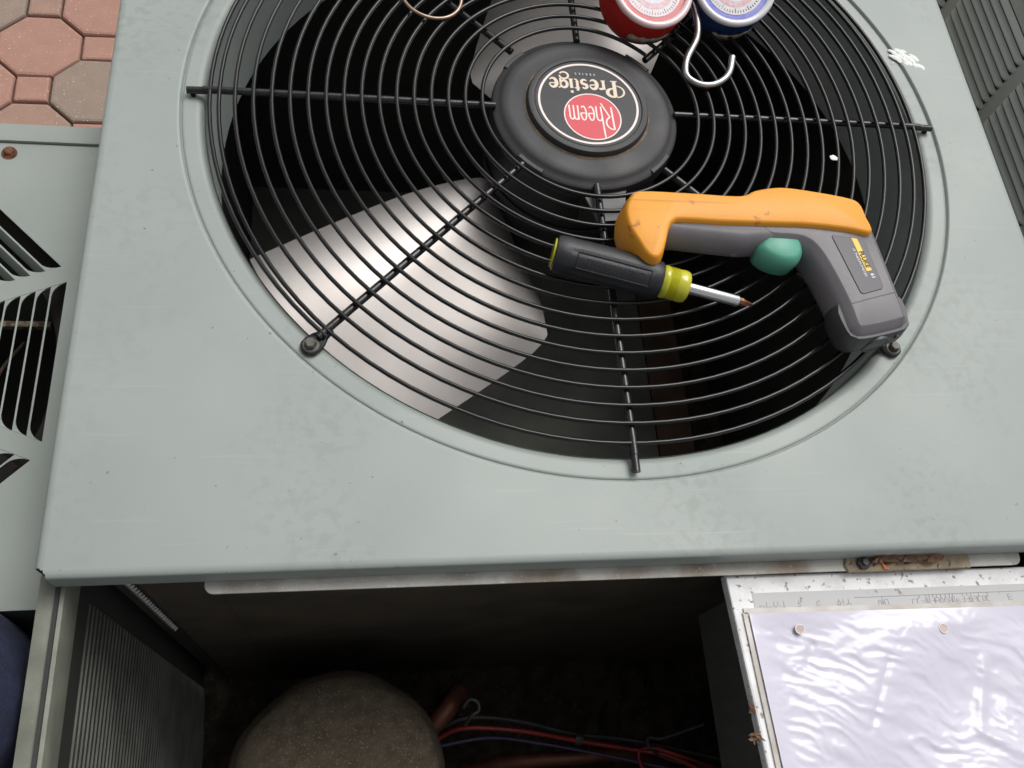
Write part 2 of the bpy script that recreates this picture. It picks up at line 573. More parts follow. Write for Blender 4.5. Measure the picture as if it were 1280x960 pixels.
# --- top panel: polar sheet, embossed ring, rolled lip, then square flanges
NA = 192
lid = MB()
prof = [(.3215, -.012), (.3217, -.0085), (.3226, -.0058), (.3245, -.0036), (.3268, -.0025), (.3285, -.0022), (.3300, -.0021), (.3370, -.0020), (.3386, -.0020), (.3391, -.0024), (.3396, -.0033), (.3401, -.0033),
        (.3406, -.0020), (.3411, -.0005), (.3417, 0.), (.3435, 0.), (.346, 0.)]
vs, fs = [], []
angs = [2 * math.pi * k / NA + R(45) for k in range(NA)]
for r, z in prof:
    for a in angs:
        vs.append((r * math.cos(a), r * math.sin(a), z))
H = .3925
for k_, fr in enumerate((.25, .5, .75, 1.)):
    for a in angs:
        c_, s_ = math.cos(a), math.sin(a)
        rs = H / max(abs(c_), abs(s_))
        r = .346 + (rs - .346) * fr
        vs.append((r * c_, r * s_, .0006 * math.sin(3 * a + 1) * (1 - fr) * fr))
rows = len(prof) + 4
for i in range(rows - 1):
    for k in range(NA):
        l = (k + 1) % NA
        fs.append((i * NA + k, i * NA + l, (i + 1) * NA + l, (i + 1) * NA + k))
lid.add(vs, fs)
bend = []
for k in range(7):
    a = R(15 * k)
    bend.append((H + .0055 * math.sin(a), -.0032 + .0032 * math.cos(a)))
bend += [(H + .0057, -.022), (H + .0045, -.0225), (H + .0042, -.008)]
for q in range(4):
    m4 = Matrix.Rotation(R(90) * q, 4, 'Z')
    vs, fs = [], []
    n = 9
    for i, (d, z) in enumerate(bend):
        for k in range(n):
            t = -1 + 2 * k / (n - 1)
            e = H + .0 if i < 2 else H - .0015
            vs.append(m4 @ Vector((d, t * e, z)))
    for i in range(len(bend) - 1):
        for k in range(n - 1):
            fs.append((i * n + k, i * n + k + 1, (i + 1) * n + k + 1, (i + 1) * n + k))
    lid.add(vs, fs)
top_panel = lid.build('top_panel', m_lid, unit, smooth=50)

# --- dropped shroud (venturi) under the opening
sh = MB()
sh.lathe([(.3217, -.006), (.3212, -.02), (.3212, -.085), (.3215, -.100), (.3235, -.1003), (.3245, -.085), (.3245, -.008)], 128)
sh.build('fan_shroud', m_shroud, unit, smooth=40)

# --- fan guard: one spiral wire over eight spokes
def spiral_r(t):              # t in turns, clockwise from the lower-left bolt
    if t < 1:
        return .3176 - .0042 * t
    t -= 1
    if t < .13:
        return .3134 - .0042 * (t / .13)
    if t < 1:
        return .3092 - .0108 * (t - .13) / .87
    return .2984 - .01452 * (t - 1)
pts = []
turns = 16.5
n = int(turns * 110)
for k in range(n + 1):
    t = turns * k / n
    r = spiral_r(t)
    a = R(-134) - 2 * math.pi * t
    ii = 1 - min(1, max(0, (r - .30) / .014))
    pts.append((r * math.cos(a), r * math.sin(a), .0055 + .0045 * ii + .0004 * math.sin(5 * a)))
gd = MB()
gd.tube(pts, .00178, 8)
guard = gd.build('fan_guard', m_wire, unit, smooth=80)
for k in range(8):
    a = R(45 * k + .2)
    d = Vector((math.cos(a), math.sin(a), 0))
    s_ = MB()
    if k % 2 == 0:
        P = [d * .081 + Vector((0, 0, .0035)), d * .30 + Vector((0, 0, .0045)), d * .320 + Vector((0, 0, .0035)), d * .3355 + Vector((0, 0, .0030))]
        s_.tube(cr_spline(P, 5), .0031, 12)
        q = d * .331
        s_.lathe([(.0022, -.004), (.0022, .0)], 10, center=(q.x, q.y - .001, 0), cap0=True, cap1=True)
    else:
        P = [d * .088 + Vector((0, 0, .0040)), d * .30 + Vector((0, 0, .0045)), d * .316 + Vector((0, 0, .0030))]
        s_.tube(cr_spline(P, 5), .0031, 12)
        # flattened eye
        per = Vector((-d.y, d.x, 0))
        o_ = []
        for r_, w_ in ((.309, .003), (.316, .0042), (.321, .0065), (.327, .0078)):
            o_.append(d * r_ + per * w_)
        for j in range(1, 8):
            b_ = R(90 - 22.5 * j)
            o_.append(d * (.329 + .0078 * math.cos(b_)) + per * .0078 * math.sin(b_))
        for r_, w_ in ((.327, .0078), (.321, .0065), (.316, .0042), (.309, .003)):
            o_.append(d * r_ - per * w_)
        s_.pillow([(p.x, p.y) for p in o_], [(-.0016, -.0006), (-.001, 0), (.0012, 0), (.0018, -.0006)])
    s_.build('spoke', m_spoke, guard, smooth=50)
    if k % 2:
        b = MB()
        c_ = d * .3292
        b.lathe([(.0062, .0016), (.0064, .0026), (.0056, .0030)], 20, center=(c_.x, c_.y, 0), cap0=True, cap1=True)
        b.lathe([(.0044, .0028), (.0044, .0062), (.0036, .0072)], 6, center=(c_.x, c_.y, 0), cap0=True, cap1=True)
        b.build('bolt', m_bolt, guard)

# --- motor cap with badge
cp = MB()
cp.lathe([(.0895, -.012), (.0895, -.003), (.0885, .0005), (.086, .0022), (.0835, .0026), (.0815, .0045), (.078, .0062), (.072, .0068), (.060, .0068), (.0585, .0072),
          (.0578, .0105), (.0565, .0125), (.0540, .0130), (.0515, .0128), (.0508, .0118), (.02, .0118), (.0005, .0118)], 96, cap1=True)
CS = .94
cp.v = [(x * CS, y * CS, z) for x, y, z in cp.v]
cap = cp.build('motor_cap', m_cap, unit, smooth=38)
for k in range(4):
    a = R(48 + 90 * k)
    t_ = MB()
    arc = [(a + R(j * 3 - 9)) for j in range(7)]
    o_ = [(.0893 * math.cos(x), .0893 * math.sin(x)) for x in arc] + [(.0846 * math.cos(x), .0842 * math.sin(x)) for x in reversed(arc)]
    t_.pillow(o_, [(-.002, 0), (.0022, 0), (.0030, -.0008)])
    t_.v = [(x * CS, y * CS, z) for x, y, z in t_.v]
    t_.build('clip_tab', m_cap, cap, smooth=40)
dr = MB()
NN = 120
vs, fs = [], []
for k in range(NN):
    a = 2 * math.pi * k / NN
    w_ = .0006 + .0010 * abs(math.sin(3.1 * a) * math.sin(7.7 * a + 1)) * (1.4 if math.sin(a) < .2 else .6)
    for r_, z_ in ((.0583, .0076), (.0588 + w_, .00705), (.0589 + w_, .0066)):
        vs.append((r_ * math.cos(a), r_ * math.sin(a), z_))
for k in range(NN):
    l = (k + 1) % NN
    for j in range(2):
        fs.append((k * 3 + j, l * 3 + j, l * 3 + j + 1, k * 3 + j + 1))
dr.add(vs, fs)
dr.v = [(x * CS, y * CS, z) for x, y, z in dr.v]
dr.build('dust_line', m_dust, cap, kind='stuff')
bd = MB()
bd.plate(circ(.0502, 72), [], .0117, .0123)
bd.v = [(x * CS, y * CS, z) for x, y, z in bd.v]
bd.build('badge', m_badge, cap)
BZ = .0123
rg = MB()
rg.plate(circ(.0478, 90), [circ(.0457, 90)], BZ - .0001, BZ + .0002)
rg.v = [(x * CS, y * CS, z) for x, y, z in rg.v]
rg.build('badge_ring', m_pink, cap)
rc = (.0022, -.0158)
rd = MB()
rd.plate(circ(.0262, 64, rc), [], BZ - .0001, BZ + .0002)
rd.v = [(x * CS, y * CS, z) for x, y, z in rd.v]
rd.build('red_disc', m_red, cap)
rd = MB()
rd.plate(circ(.0272, 72, rc), [circ(.0260, 72, rc)], BZ - .0001, BZ + .0003)
rd.v = [(x * CS, y * CS, z) for x, y, z in rd.v]
rd.build('disc_ring', m_pink, cap)

def arc2(cx, cy, rx, ry, a0, a1, n=14):
    return [(cx + rx * math.cos(R(a0 + (a1 - a0) * k / n)), cy + ry * math.sin(R(a0 + (a1 - a0) * k / n))) for k in range(n + 1)]
# stroke letters: reading frame, then turned by 180 degrees (the badge faces the other side)
def stroke_letters(name, glyphs, ox, oy, sx, sy, m, z):
    x = ox
    rot = Matrix.Rotation(math.pi, 4, 'Z')
    for nm, adv, strokes in glyphs:
        mb = MB()
        for st, w_ in strokes:
            W = w_ if isinstance(w_, list) else [w_] * len(st)
            if isinstance(w_, list) and len(w_) != len(st):
                W = [w_[0] + (w_[1] - w_[0]) * math.sin(math.pi * k / (len(st) - 1)) for k in range(len(st))]
            mb.ribbon([(x + p[0] * sx, oy + p[1] * sy) for p in st], [q * sx for q in W], z + .000002 * len(mb.f), .00012)
        mb.xf(rot)
        mb.v = [(px * CS, py * CS, pz) for px, py, pz in mb.v]
        mb.build('letter', m, cap)
        x += adv * sx
thin = .12
def e_gl():
    return ('e', .80, [([(.10, .52), (.66, .58)], thin), (arc2(.38, .5, .30, .48, 15, 320, 22), [.08, .30])])
G = [
    ('P', 1.30, [([(.62, 0), (.62, 1.72)], .30), ([(.36, .03), (.90, .03)], .10),
                 (arc2(.62, 1.28, .62, .48, -80, 90, 16), [.10, .30]),
                 (arc2(.55, 1.15, .68, .62, 90, 262, 20), [.08, .16])]),
    ('r', .66, [([(.20, 0), (.20, 1.0)], .24), ([(.04, .04), (.38, .04)], .09), ([(.04, .95), (.22, .95)], .09), (arc2(.44, .66, .22, .28, 150, 50, 8), [.12, .24])]),
    e_gl(),
    ('s', .66, [(arc2(.30, .74, .20, .22, 30, 250, 12) + arc2(.30, .27, .22, .24, 80, -150, 12), [.12, .26])]),
    ('t', .52, [([(.22, 1.25), (.22, .18)], .22), ([(.03, .96), (.46, .96)], .10), (arc2(.36, .18, .14, .15, 180, 300, 6), .12)]),
    ('i', .44, [([(.20, 0), (.20, 1.0)], .24), ([(.04, .04), (.38, .04)], .09), ([(.04, .95), (.22, .95)], .09), (arc2(.20, 1.40, .07, .07, 0, 360, 10), .14)]),
    ('g', .86, [(arc2(.36, .60, .27, .38, 0, 360, 20), [.15, .24]), ([(.58, .92), (.82, 1.02)], .12), ([(.60, .55), (.64, 0)], .16), (arc2(.30, -.32, .36, .36, 0, 330, 24), [.13, .18])]),
    e_gl(),
]
stroke_letters('prestige', G, -.0345, -.0285, .0118, .0112, m_cream, BZ)
def e2():
    return ('e', .62, [([(.10, .50), (.52, .50)], .11), (arc2(.31, .5, .22, .46, 0, 310, 18), .12)])
G2 = [
    ('R', .86, [([(.18, 0), (.10, 1.50)], .14), (arc2(.14, 1.08, .56, .42, 92, -60, 14), .13), ([(.10, 1.49), (.16, 1.49)], .13), ([(.36, .72), (.98, -.22)], .12)]),
    ('h', .66, [([(.16, 0), (.06, 2.05)], .12), (arc2(.34, .68, .20, .28, 160, 0, 9) + [(.54, 0)], .12)]),
    e2(), e2(),
    ('m', 1.0, [([(.12, 0), (.12, .96)], .12), (arc2(.29, .70, .17, .25, 170, 0, 8) + [(.46, 0)], .12), (arc2(.63, .70, .17, .25, 170, 0, 8) + [(.80, 0)], .12)]),
]
stroke_letters('rheem', G2, -.0228, .0034, .0118, .0176, m_pink, BZ + .0001)
mt = Matrix.Translation((.0, .0327, BZ + .0003)) @ Matrix.Rotation(math.pi, 4, 'Z')
text_obj('small_lettering', 'S E R I E S', .0034, m_pink, mt, cap, spacing=1.25)

# --- motor, hub and the two aluminium blades
mo = MB()
mo.lathe([(.078, -.012), (.080, -.014), (.080, -.115), (.074, -.120), (.02, -.122)], 64, cap1=True)
mo.lathe([(.0815, -.062), (.0825, -.064), (.0825, -.070), (.0815, -.072)], 64)
motor = mo.build('fan_motor', m_motor, unit, smooth=40)
for k in (0,):
    a = R(-90 + 6)
    b = MB()
    d, p = Vector((math.cos(a), math.sin(a), 0)), Vector((-math.sin(a), math.cos(a), 0))
    q = [d * .078 + p * .02, d * .112 + p * .012, d * .112 - p * .012, d * .078 - p * .02]
    b.pillow([(x.x, x.y) for x in q], [(-.006, 0), (-.0035, 0)])
    b.add([d * .080 + p * .02 + Vector((0, 0, -.004)), d * .080 - p * .02 + Vector((0, 0, -.004)), d * .080 - p * .012 + Vector((0, 0, -.05)), d * .080 + p * .012 + Vector((0, 0, -.05)),
           d * .083 + p * .02 + Vector((0, 0, -.004)), d * .083 - p * .02 + Vector((0, 0, -.004)), d * .083 - p * .012 + Vector((0, 0, -.05)), d * .083 + p * .012 + Vector((0, 0, -.05))],
          [(0, 1, 2, 3), (4, 5, 6, 7), (0, 1, 5, 4), (1, 2, 6, 5), (2, 3, 7, 6), (3, 0, 4, 7)])
    b.build('motor_bracket', m_bracket, motor)
hb = MB()
hb.lathe([(.0, -.121), (.038, -.121), (.045, -.126), (.045, -.145), (.02, -.15), (.0, -.15)], 40)
hub = hb.build('fan_hub', m_alu, unit, smooth=40)
def blade(rot, pitch=.062):
    # edge A (low angle side) and edge B as polylines in the plan, blade height falls from A to B
    A = [(-.075, -.004), (-.098, -.014), (-.154, -.036), (-.217, -.069), (-.289, -.110)]
    Bp = [(-.055, -.050), (-.040, -.094), (-.028, -.146), (-.042, -.180), (-.162, -.266)]
    nu, nv = 16, 22
    As = cr_spline([Vector((x, y, 0)) for x, y in A], 6)
    Bs = cr_spline([Vector((x, y, 0)) for x, y in Bp], 6)
    vs, fs = [], []
    for i in range(nu + 1):
        u = i / nu * (len(As) - 1)
        i0 = min(int(u), len(As) - 2)
        a = As[i0].lerp(As[i0 + 1], u - i0)
        u = i / nu * (len(Bs) - 1)
        i0 = min(int(u), len(Bs) - 2)
        b = Bs[i0].lerp(Bs[i0 + 1], u - i0)
        for j in range(nv + 1):
            t = j / nv
            p = a.lerp(b, t)
            if i > 0:           # bow the tip out to its circle
                f = (i / nu) ** 3
                ra = a.length + (b.length - a.length) * t
                p = p.lerp(p.normalized() * ra, f)
            z = -.050 - pitch * t
            z -= .030 * max(0, 1 - t / .42) ** 2 + .003 * max(0, (t - .70) / .30) ** 2 + .016 * max(0, 1 - i / (nu * .45)) ** 2
            vs.append((p.x, p.y, z))
    W_ = nv + 1
    for i in range(nu):
        for j in range(nv):
            fs.append((i * W_ + j, i * W_ + j + 1, (i + 1) * W_ + j + 1, (i + 1) * W_ + j))
    mb = MB().add(vs, fs)
    mb.xf(Matrix.Rotation(rot, 4, 'Z'))
    o = mb.build('fan_blade', m_alu, unit, smooth=60)
    sm = o.modifiers.new('thickness', 'SOLIDIFY')
    sm.thickness = .0010
    es = o.modifiers.new('edges', 'EDGE_SPLIT')
    es.split_angle = R(40)
    return o
blade(0.)
blade(math.pi + R(38), .070)

# --- casing
wl = MB()
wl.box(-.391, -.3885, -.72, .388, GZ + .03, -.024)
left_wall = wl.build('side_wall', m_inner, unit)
rb = MB()
zz = -.062
while zz > -.66:
    rb.box(-.3884, -.3870, -.715, -.395, zz - .0006, zz + .0006)
    zz -= .0105
rb.build('inner_louvers', m_ridge, left_wall, kind='stuff')
rl = MB()
rl.box(-.4030, -.3850, -.72, -.385, -.060, -.0262, .0058)
rail = rl.build('corner_rail', m_rail, unit, smooth=60)
sc = MB()
sc.box(-.3884, -.3866, -.72, -.392, -.085, -.0605, .0006)
sc.build('rail_lip', m_inner, rail)
for nm, bx in (('rear_wall', (-.391, .391, .3885, .391, GZ + .03, -.024)), ('right_wall', (.3885, .391, -.72, .388, GZ + .03, -.024)), ('front_wall', (-.391, .391, -.7225, -.72, GZ + .03, -.035))):
    x = MB()
    x.box(*bx)
    x.build(nm, m_sage, unit)
bp = MB()
bp.box(-.40, .40, -.73, .40, GZ, GZ + .03)
bp.build('base_pan', m_sage, unit)
fl = MB()
ng = 46
vs, fs = [], []
for i in range(ng + 1):
    for j in range(ng + 1):
        x, y = -.388 + .776 * i / ng, -.719 + 1.107 * j / ng
        vs.append((x, y, -.64 + .012 * math.sin(37 * x + 3) * math.sin(29 * y) + random.uniform(-.008, .008)))
for i in range(ng):
    for j in range(ng):
        fs.append((i * (ng + 1) + j, (i + 1) * (ng + 1) + j, (i + 1) * (ng + 1) + j + 1, i * (ng + 1) + j + 1))
fl.add(vs, fs)
fl.build('base_litter', m_soil, unit, kind='stuff')
pf = MB()
pf.box(-.36, .245, -.380, .36, -.625, -.605)
pf.build('fan_floor', m_pan, unit)
pf = MB()
pf.box(.246, .300, -.380, .36, -.620, -.600)
pf.build('rusty_floor_strip', m_panb, unit)
dv = MB()
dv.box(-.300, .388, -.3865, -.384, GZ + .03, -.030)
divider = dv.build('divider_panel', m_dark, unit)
# coil standing along the left, back and right; its cut end shows in the corner as a comb of fins
cl = MB()
cl.box(-.384, -.362, -.372, .36, -.66, -.105)
cl.box(-.384, .384, .360, .382, -.66, -.105)
cl.box(.362, .384, -.372, .36, -.66, -.105)
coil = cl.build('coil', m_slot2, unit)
fn = MB()
for k in range(25):
    z = -.034 - k * .0085
    fn.tube([(-.3585, -.3880, z), (-.3545, -.3900, z), (-.3530, -.3885, z)], [.0014, .0021, .0010], 6)
fn.build('coil_fins', m_fin, coil, smooth=60, kind='stuff')
ce = MB()
ce.box(-.351, -.300, -.3875, -.384, GZ + .03, -.030)
ce.build('coil_end_plate', m_dark, coil)
# divider's top flange: long galvanised strip with rounded ends
fg = MB()
o_ = [(-.2985, -.382), (-.2985, -.4000)]
o_ += arc2(-.2925, -.4000, .006, .006, 180, 270, 6)
o_ += arc2(.306, -.4010, .006, .006, 270, 360, 6)
o_ += [(.312, -.382)]
fg.pillow(o_, [(-.0262, 0), (-.0258, .0002), (-.0247, .0002), (-.0243, 0)])
fg.build('divider_flange', m_galv, divider)
# compressor with felt blanket
cx, cy = -.217, -.519
def crad(a):
    return .955 + .012 * math.sin(2 * a + .6) + .010 * math.sin(5 * a) + .006 * math.sin(9 * a + 2)
def jacket(prof_, n=72, jit=0.):
    vs, fs = [], []
    for r, z in prof_:
        for k in range(n):
            a = 2 * math.pi * k / n
            q = r * crad(a)
            vs.append((cx + q * math.cos(a), cy + q * math.sin(a), z + random.uniform(-jit, jit) - .010 * math.sin(a - .3) * (r / .1)))
    for i in range(len(prof_) - 1):
        for k in range(n):
            l = (k + 1) % n
            fs.append((i * n + k, i * n + l, (i + 1) * n + l, (i + 1) * n + k))
    fs.append(tuple(range((len(prof_) - 1) * n, len(prof_) * n)))
    return MB().add(vs, fs)
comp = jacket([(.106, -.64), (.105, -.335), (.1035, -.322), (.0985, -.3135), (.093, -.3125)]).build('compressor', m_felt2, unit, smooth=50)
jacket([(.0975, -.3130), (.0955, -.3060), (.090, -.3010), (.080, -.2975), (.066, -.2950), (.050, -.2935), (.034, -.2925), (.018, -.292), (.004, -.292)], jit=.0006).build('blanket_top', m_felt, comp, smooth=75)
# pipes and wires
def wire(name, P, r, m, n=8, sub=6, label=None):
    x = MB()
    x.tube(cr_spline(P, sub), r, n)
    return x.build(name, m, unit, smooth=70, label=label)
wire('copper_pipe', [(-.14, -.49, -.40), (-.112, -.464, -.385), (-.098, -.448, -.39), (-.088, -.435, -.43), (-.088, -.43, -.64)], .0095, m_copper, 12)
wire('copper_pipe', [(-.10, -.520, -.52), (-.04, -.511, -.47), (.03, -.511, -.45), (.11, -.514, -.45), (.20, -.55, -.50)], .0075, m_copper, 12)
wire('red_wire', [(-.135, -.50, -.42), (-.110, -.482, -.41), (-.085, -.476, -.40), (-.03, -.482, -.40), (.035, -.496, -.405), (.10, -.510, -.40), (.128, -.518, -.385), (.16, -.54, -.36)], .0026, m_redw)
wire('red_wire', [(.20, -.545, -.37), (.135, -.518, -.38), (.110, -.508, -.39), (.098, -.512, -.40), (.100, -.527, -.40), (.115, -.548, -.40)], .0022, m_redw)
wire('black_wire', [(-.12, -.478, -.415), (-.085, -.466, -.40), (-.03, -.472, -.405), (.03, -.488, -.41), (.10, -.500, -.41), (.2, -.53, -.38)], .0026, m_blkw)
wire('violet_wire', [(-.12, -.492, -.425), (-.06, -.486, -.42), (.0, -.496, -.42), (.07, -.513, -.415), (.13, -.53, -.40)], .0019, m_bluew)
wire('black_wire', [(.16, -.49, -.36), (.12, -.500, -.38), (.107, -.498, -.385), (.108, -.507, -.39), (.13, -.522, -.39), (.2, -.54, -.36)], .0022, m_blkw)
wire('terminal_ring', [(-.092, -.459, -.36), (-.086, -.452, -.355), (-.078, -.455, -.355), (-.077, -.463, -.356), (-.084, -.467, -.358), (-.09, -.475, -.37)], .0020, m_bracket)
x = MB()
x.lathe([(.0060, -.004), (.0062, 0), (.0060, .004)], 14, center=(.035, -.494, -.407), axis=(1, -.22, 0))
x.build('wire_tie', m_bracket, unit)

# --- control box with its white cover plate and pasted diagram
cb = MB()
cb.box(.0905, .385, -.70, -.414, -.150, -.040)
cbox = cb.build('control_box', m_boxside, unit)
pl = MB()
PZ = -.030
pl.pillow([(.0695, -.4055), (.0765, -.537), (.084, -.70), (.385, -.70), (.385, -.408)], [(PZ - .0105, -.0015), (PZ - .009, -.0002), (PZ - .0015, -.0002), (PZ - .0004, -.0008), (PZ, -.0022)])
pl.build('cover_plate', m_plate, cbox)
lb = MB()
lb.pillow([(.0875, -.4195), (.385, -.4215), (.385, -.60), (.098, -.60)], [(PZ - .0005, 0), (PZ + .0003, 0)])
lb.build('diagram_label', m_label, cbox)
pr = MB()
yb = -.4275
pr.ribbon([(.168, yb + .0015), (.385, yb + .001)], .0004, PZ + .0003, .0002)
random.seed(11)
x0 = .092
while x0 < .375:
    if random.random() < .30:
        x0 += random.uniform(.008, .024)
    hh = random.uniform(.0022, .0046)
    ww = random.uniform(.0012, .0034)
    y0 = yb - random.uniform(.0046, .0056)
    t_ = .00022
    for aa, bb in (((x0, y0), (x0 + ww, y0)), ((x0, y0 + hh), (x0 + ww, y0 + hh)), ((x0, y0), (x0, y0 + hh)), ((x0 + ww, y0), (x0 + ww, y0 + hh)), ((x0, y0 + hh * .5), (x0 + ww, y0 + hh * .5))):
        if random.random() < .72:
            pr.ribbon([aa, bb], t_, PZ + .00032, .0002)
    if random.random() < .5:
        pr.ribbon([(x0 + ww / 2, y0 + hh), (x0 + ww / 2, yb + .0012)], t_, PZ + .00034, .0002)
    x0 += ww + random.uniform(.0006, .0018)
pr.build('diagram_print', m_print, cbox)
# bracket, nut on the flange
ck = MB()
ck.pillow([(.1645, -.3965), (.1620, -.4030), (.1640, -.4085), (.2660, -.4085), (.2670, -.4000), (.2640, -.3955)], [(-.0243, 0), (-.0228, 0), (-.0222, -.0008)])
ck.build('flange_bracket', m_galv2, divider)
nu_ = MB()
nu_.lathe([(.0052, -.0226), (.0052, -.0195), (.0030, -.0185)], 6, center=(.1765, -.4022, 0), cap1=True)
nu_.lathe([(.0025, -.020), (.0025, -.0165)], 10, center=(.1765, -.4022, 0), cap1=True)
nu_.build('nut', m_bracket, divider)
# bird droppings on the lid and the wire
def splat(cx, cy, z, n, sx, sy, rot, sz, name):
    mb = MB()
    cs, sn = math.cos(rot), math.sin(rot)
    for k in range(n):
        u, v = random.gauss(0, .42), random.gauss(0, .42)
        x, y = cx + (u * sx) * cs - v * sy * sn, cy + (u * sx) * sn + v * sy * cs
        r = sz * random.uniform(.2, 1.) ** 1.4
        prof_ = [(r, 0), (r * .8, r * .18), (r * .3, r * .30)]
        o0 = len(mb.v)
        mb.lathe(prof_, 8, center=(x, y, z), cap1=True)
        st = random.uniform(1., 2.8)
        for q in range(o0, len(mb.v)):
            px, py, pz = mb.v[q]
            ux = (px - x) * cs + (py - y) * sn
            mb.v[q] = (px + ux * (st - 1) * cs, py + ux * (st - 1) * sn, pz)
    return mb.build(name, m_splat, unit, smooth=80)
random.seed(5)
splat(.3365, .0905, -.0004, 60, .019, .0095, R(-32), .0036, 'dropping')
splat(.2215, -.0455, .0105, 12, .0018, .006, 0, .0018, 'dropping')

# ================================================================== second condenser (left) with stamped louvre top
ZL = -.08
uc = Vector((-.622, -.205))
unit2 = thing('condenser_unit', 'low sage green condenser with slotted louver top beside the brick paving', 'condenser', (uc.x, uc.y, GZ), 'condensers standing side by side')
AO, AI, PIT = .1895, .056, .0108
octo = lambda a: [(uc.x + a / math.cos(R(22.5)) * math.cos(R(22.5 + 45 * k)), uc.y + a / math.cos(R(22.5)) * math.sin(R(22.5 + 45 * k))) for k in range(8)]
X0, X1, Y0, Y1 = uc.x - .21, -.413, -.4005, .0035
tp = MB()
sw = .0085          # half width of the radial strips
holes = []
t225 = math.tan(R(22.5))
for k in range(8):
    a = R(45 * k)
    d, p = Vector((math.cos(a), math.sin(a))), Vector((-math.sin(a), math.cos(a)))
    q = [d * AI - p * (AI * t225 - sw), d * AO - p * (AO * t225 - sw), d * AO + p * (AO * t225 - sw), d * AI + p * (AI * t225 - sw)]
    holes.append([(uc.x + v.x, uc.y + v.y) for v in q])
tp.plate([(X0, Y0), (X1, Y0), (X1, Y1), (X0, Y1)], holes, ZL - .0014, ZL)
top2 = tp.build('top_panel', m_sage, unit2)
slats = []
j = 0
while AO - PIT * (j + 1) > AI + .004:
    a = AO - PIT * (j + 1)
    L = a * t225 - sw
    L2 = (a + PIT * .92) * t225 - sw
    mb = MB()
    # blade: runs along y (tangent); hangs down and inwards
    mb.add([(a - .0007, -L, 0), (a + .0007, -L, 0), (a + .0007, L, 0), (a - .0007, L, 0),
            (a - .0050, -L + .002, -.0108), (a - .0040, -L + .002, -.0112), (a - .0040, L - .002, -.0112), (a - .0050, L - .002, -.0108)],
           [(0, 1, 2, 3), (4, 7, 6, 5), (0, 4, 5, 1), (1, 5, 6, 2), (2, 6, 7, 3), (3, 7, 4, 0)])
    rho = PIT * .80
    for s_ in (-1, 1):
        cvs = [(a + .0006, s_ * L)]
        for q in range(6):
            b_ = R(90 * q / 5)
            cvs.append((a + .0006 + rho * (1 - math.sin(b_)), s_ * (L - rho * 1.0 * (1 - math.cos(b_)) + (rho * (1 - math.sin(b_))) * t225)))
        vs = [(x, y, .0) for x, y in cvs] + [(x, y, -.0012) for x, y in cvs]
        n = len(cvs)
        fs = [tuple(range(n)), tuple(reversed(range(n, 2 * n)))] + [(q, (q + 1) % n, n + (q + 1) % n, n + q) for q in range(n)]
        mb.add(vs, fs)
    me = mb.mesh('louver')
    me.materials.append(m_sage)
    slats.append(me)
    j += 1
for k in range(8):
    for me in slats:
        o = bpy.data.objects.new('louver', me)
        C.objects.link(o)
        o.parent = top2
        o.matrix_parent_inverse = parent_inv(top2)
        o.location = (uc.x, uc.y, ZL - .0002)
        o.rotation_euler = (0, 0, R(45 * k))
ri = MB()
ri.box(X0 - .012, X1, Y1 + .0008, Y1 + .0195, ZL - .05, ZL + .003, .002)
ri.box(X0 - .012, X0 - .0008, Y0, Y1, ZL - .05, ZL + .002, .002)
ri.build('rim', m_sage, unit2, smooth=60)
ws = MB()
ws.box(X0 - .012, X1 - .002, Y0, Y0 + .002, GZ + .02, ZL - .0016)
ws.box(X0 - .012, X1 - .002, Y1 + .004, Y1 + .0185, GZ + .02, ZL - .051)
ws.box(X0 - .011, X0 - .008, Y0, Y1, GZ + .02, ZL - .051)
ws.box(X1 - .004, X1 - .0015, Y0, Y1, GZ + .02, ZL - .0016)
ws.build('wall', m_sage, unit2)
b2 = MB()
b2.box(X0 - .012, X1, Y0, Y1 + .018, GZ, GZ + .02)
b2.build('base_pan', m_sage, unit2)
inn = MB()
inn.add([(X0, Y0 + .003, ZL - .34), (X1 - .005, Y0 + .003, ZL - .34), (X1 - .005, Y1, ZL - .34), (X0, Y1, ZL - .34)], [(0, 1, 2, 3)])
inn.build('inner_floor', m_slot2, unit2)
vr = MB()
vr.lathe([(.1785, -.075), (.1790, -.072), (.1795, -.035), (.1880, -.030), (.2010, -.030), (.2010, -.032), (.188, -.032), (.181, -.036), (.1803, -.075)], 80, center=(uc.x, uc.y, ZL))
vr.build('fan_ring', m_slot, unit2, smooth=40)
vr = MB()
vr.tube([(uc.x + .1782 * math.cos(2 * math.pi * k / 90), uc.y + .1782 * math.sin(2 * math.pi * k / 90), ZL - .075) for k in range(90)], .0009, 6, closed=True)
vr.build('fan_ring_edge', m_sage, unit2)
br = MB()
br.box(uc.x - .16, -.468, -.1345, -.129, ZL - .085, ZL - .079)
br.build('motor_bar', m_bar, unit2)
br = MB()
br.tube(cr_spline([(-.505, -.32, ZL - .10), (-.496, -.26, ZL - .04), (-.490, -.20, ZL - .045), (-.495, -.14, ZL - .10)], 6), .0014, 8)
br.build('copper_line', m_tan, unit2)
fb = MB()
for k in range(3):
    m4 = Matrix.Translation((uc.x, uc.y, ZL - .10)) @ Matrix.Rotation(R(120 * k - 40), 4, 'Z') @ Matrix.Rotation(R(18), 4, 'X')
    x = MB().pillow([(.03, -.03), (.10, -.055), (.165, -.05), (.172, .0), (.165, .05), (.10, .05), (.03, .03)], [(-.001, 0), (.001, 0)]).xf(m4)
    x.build('fan_blade', m_slot, unit2)
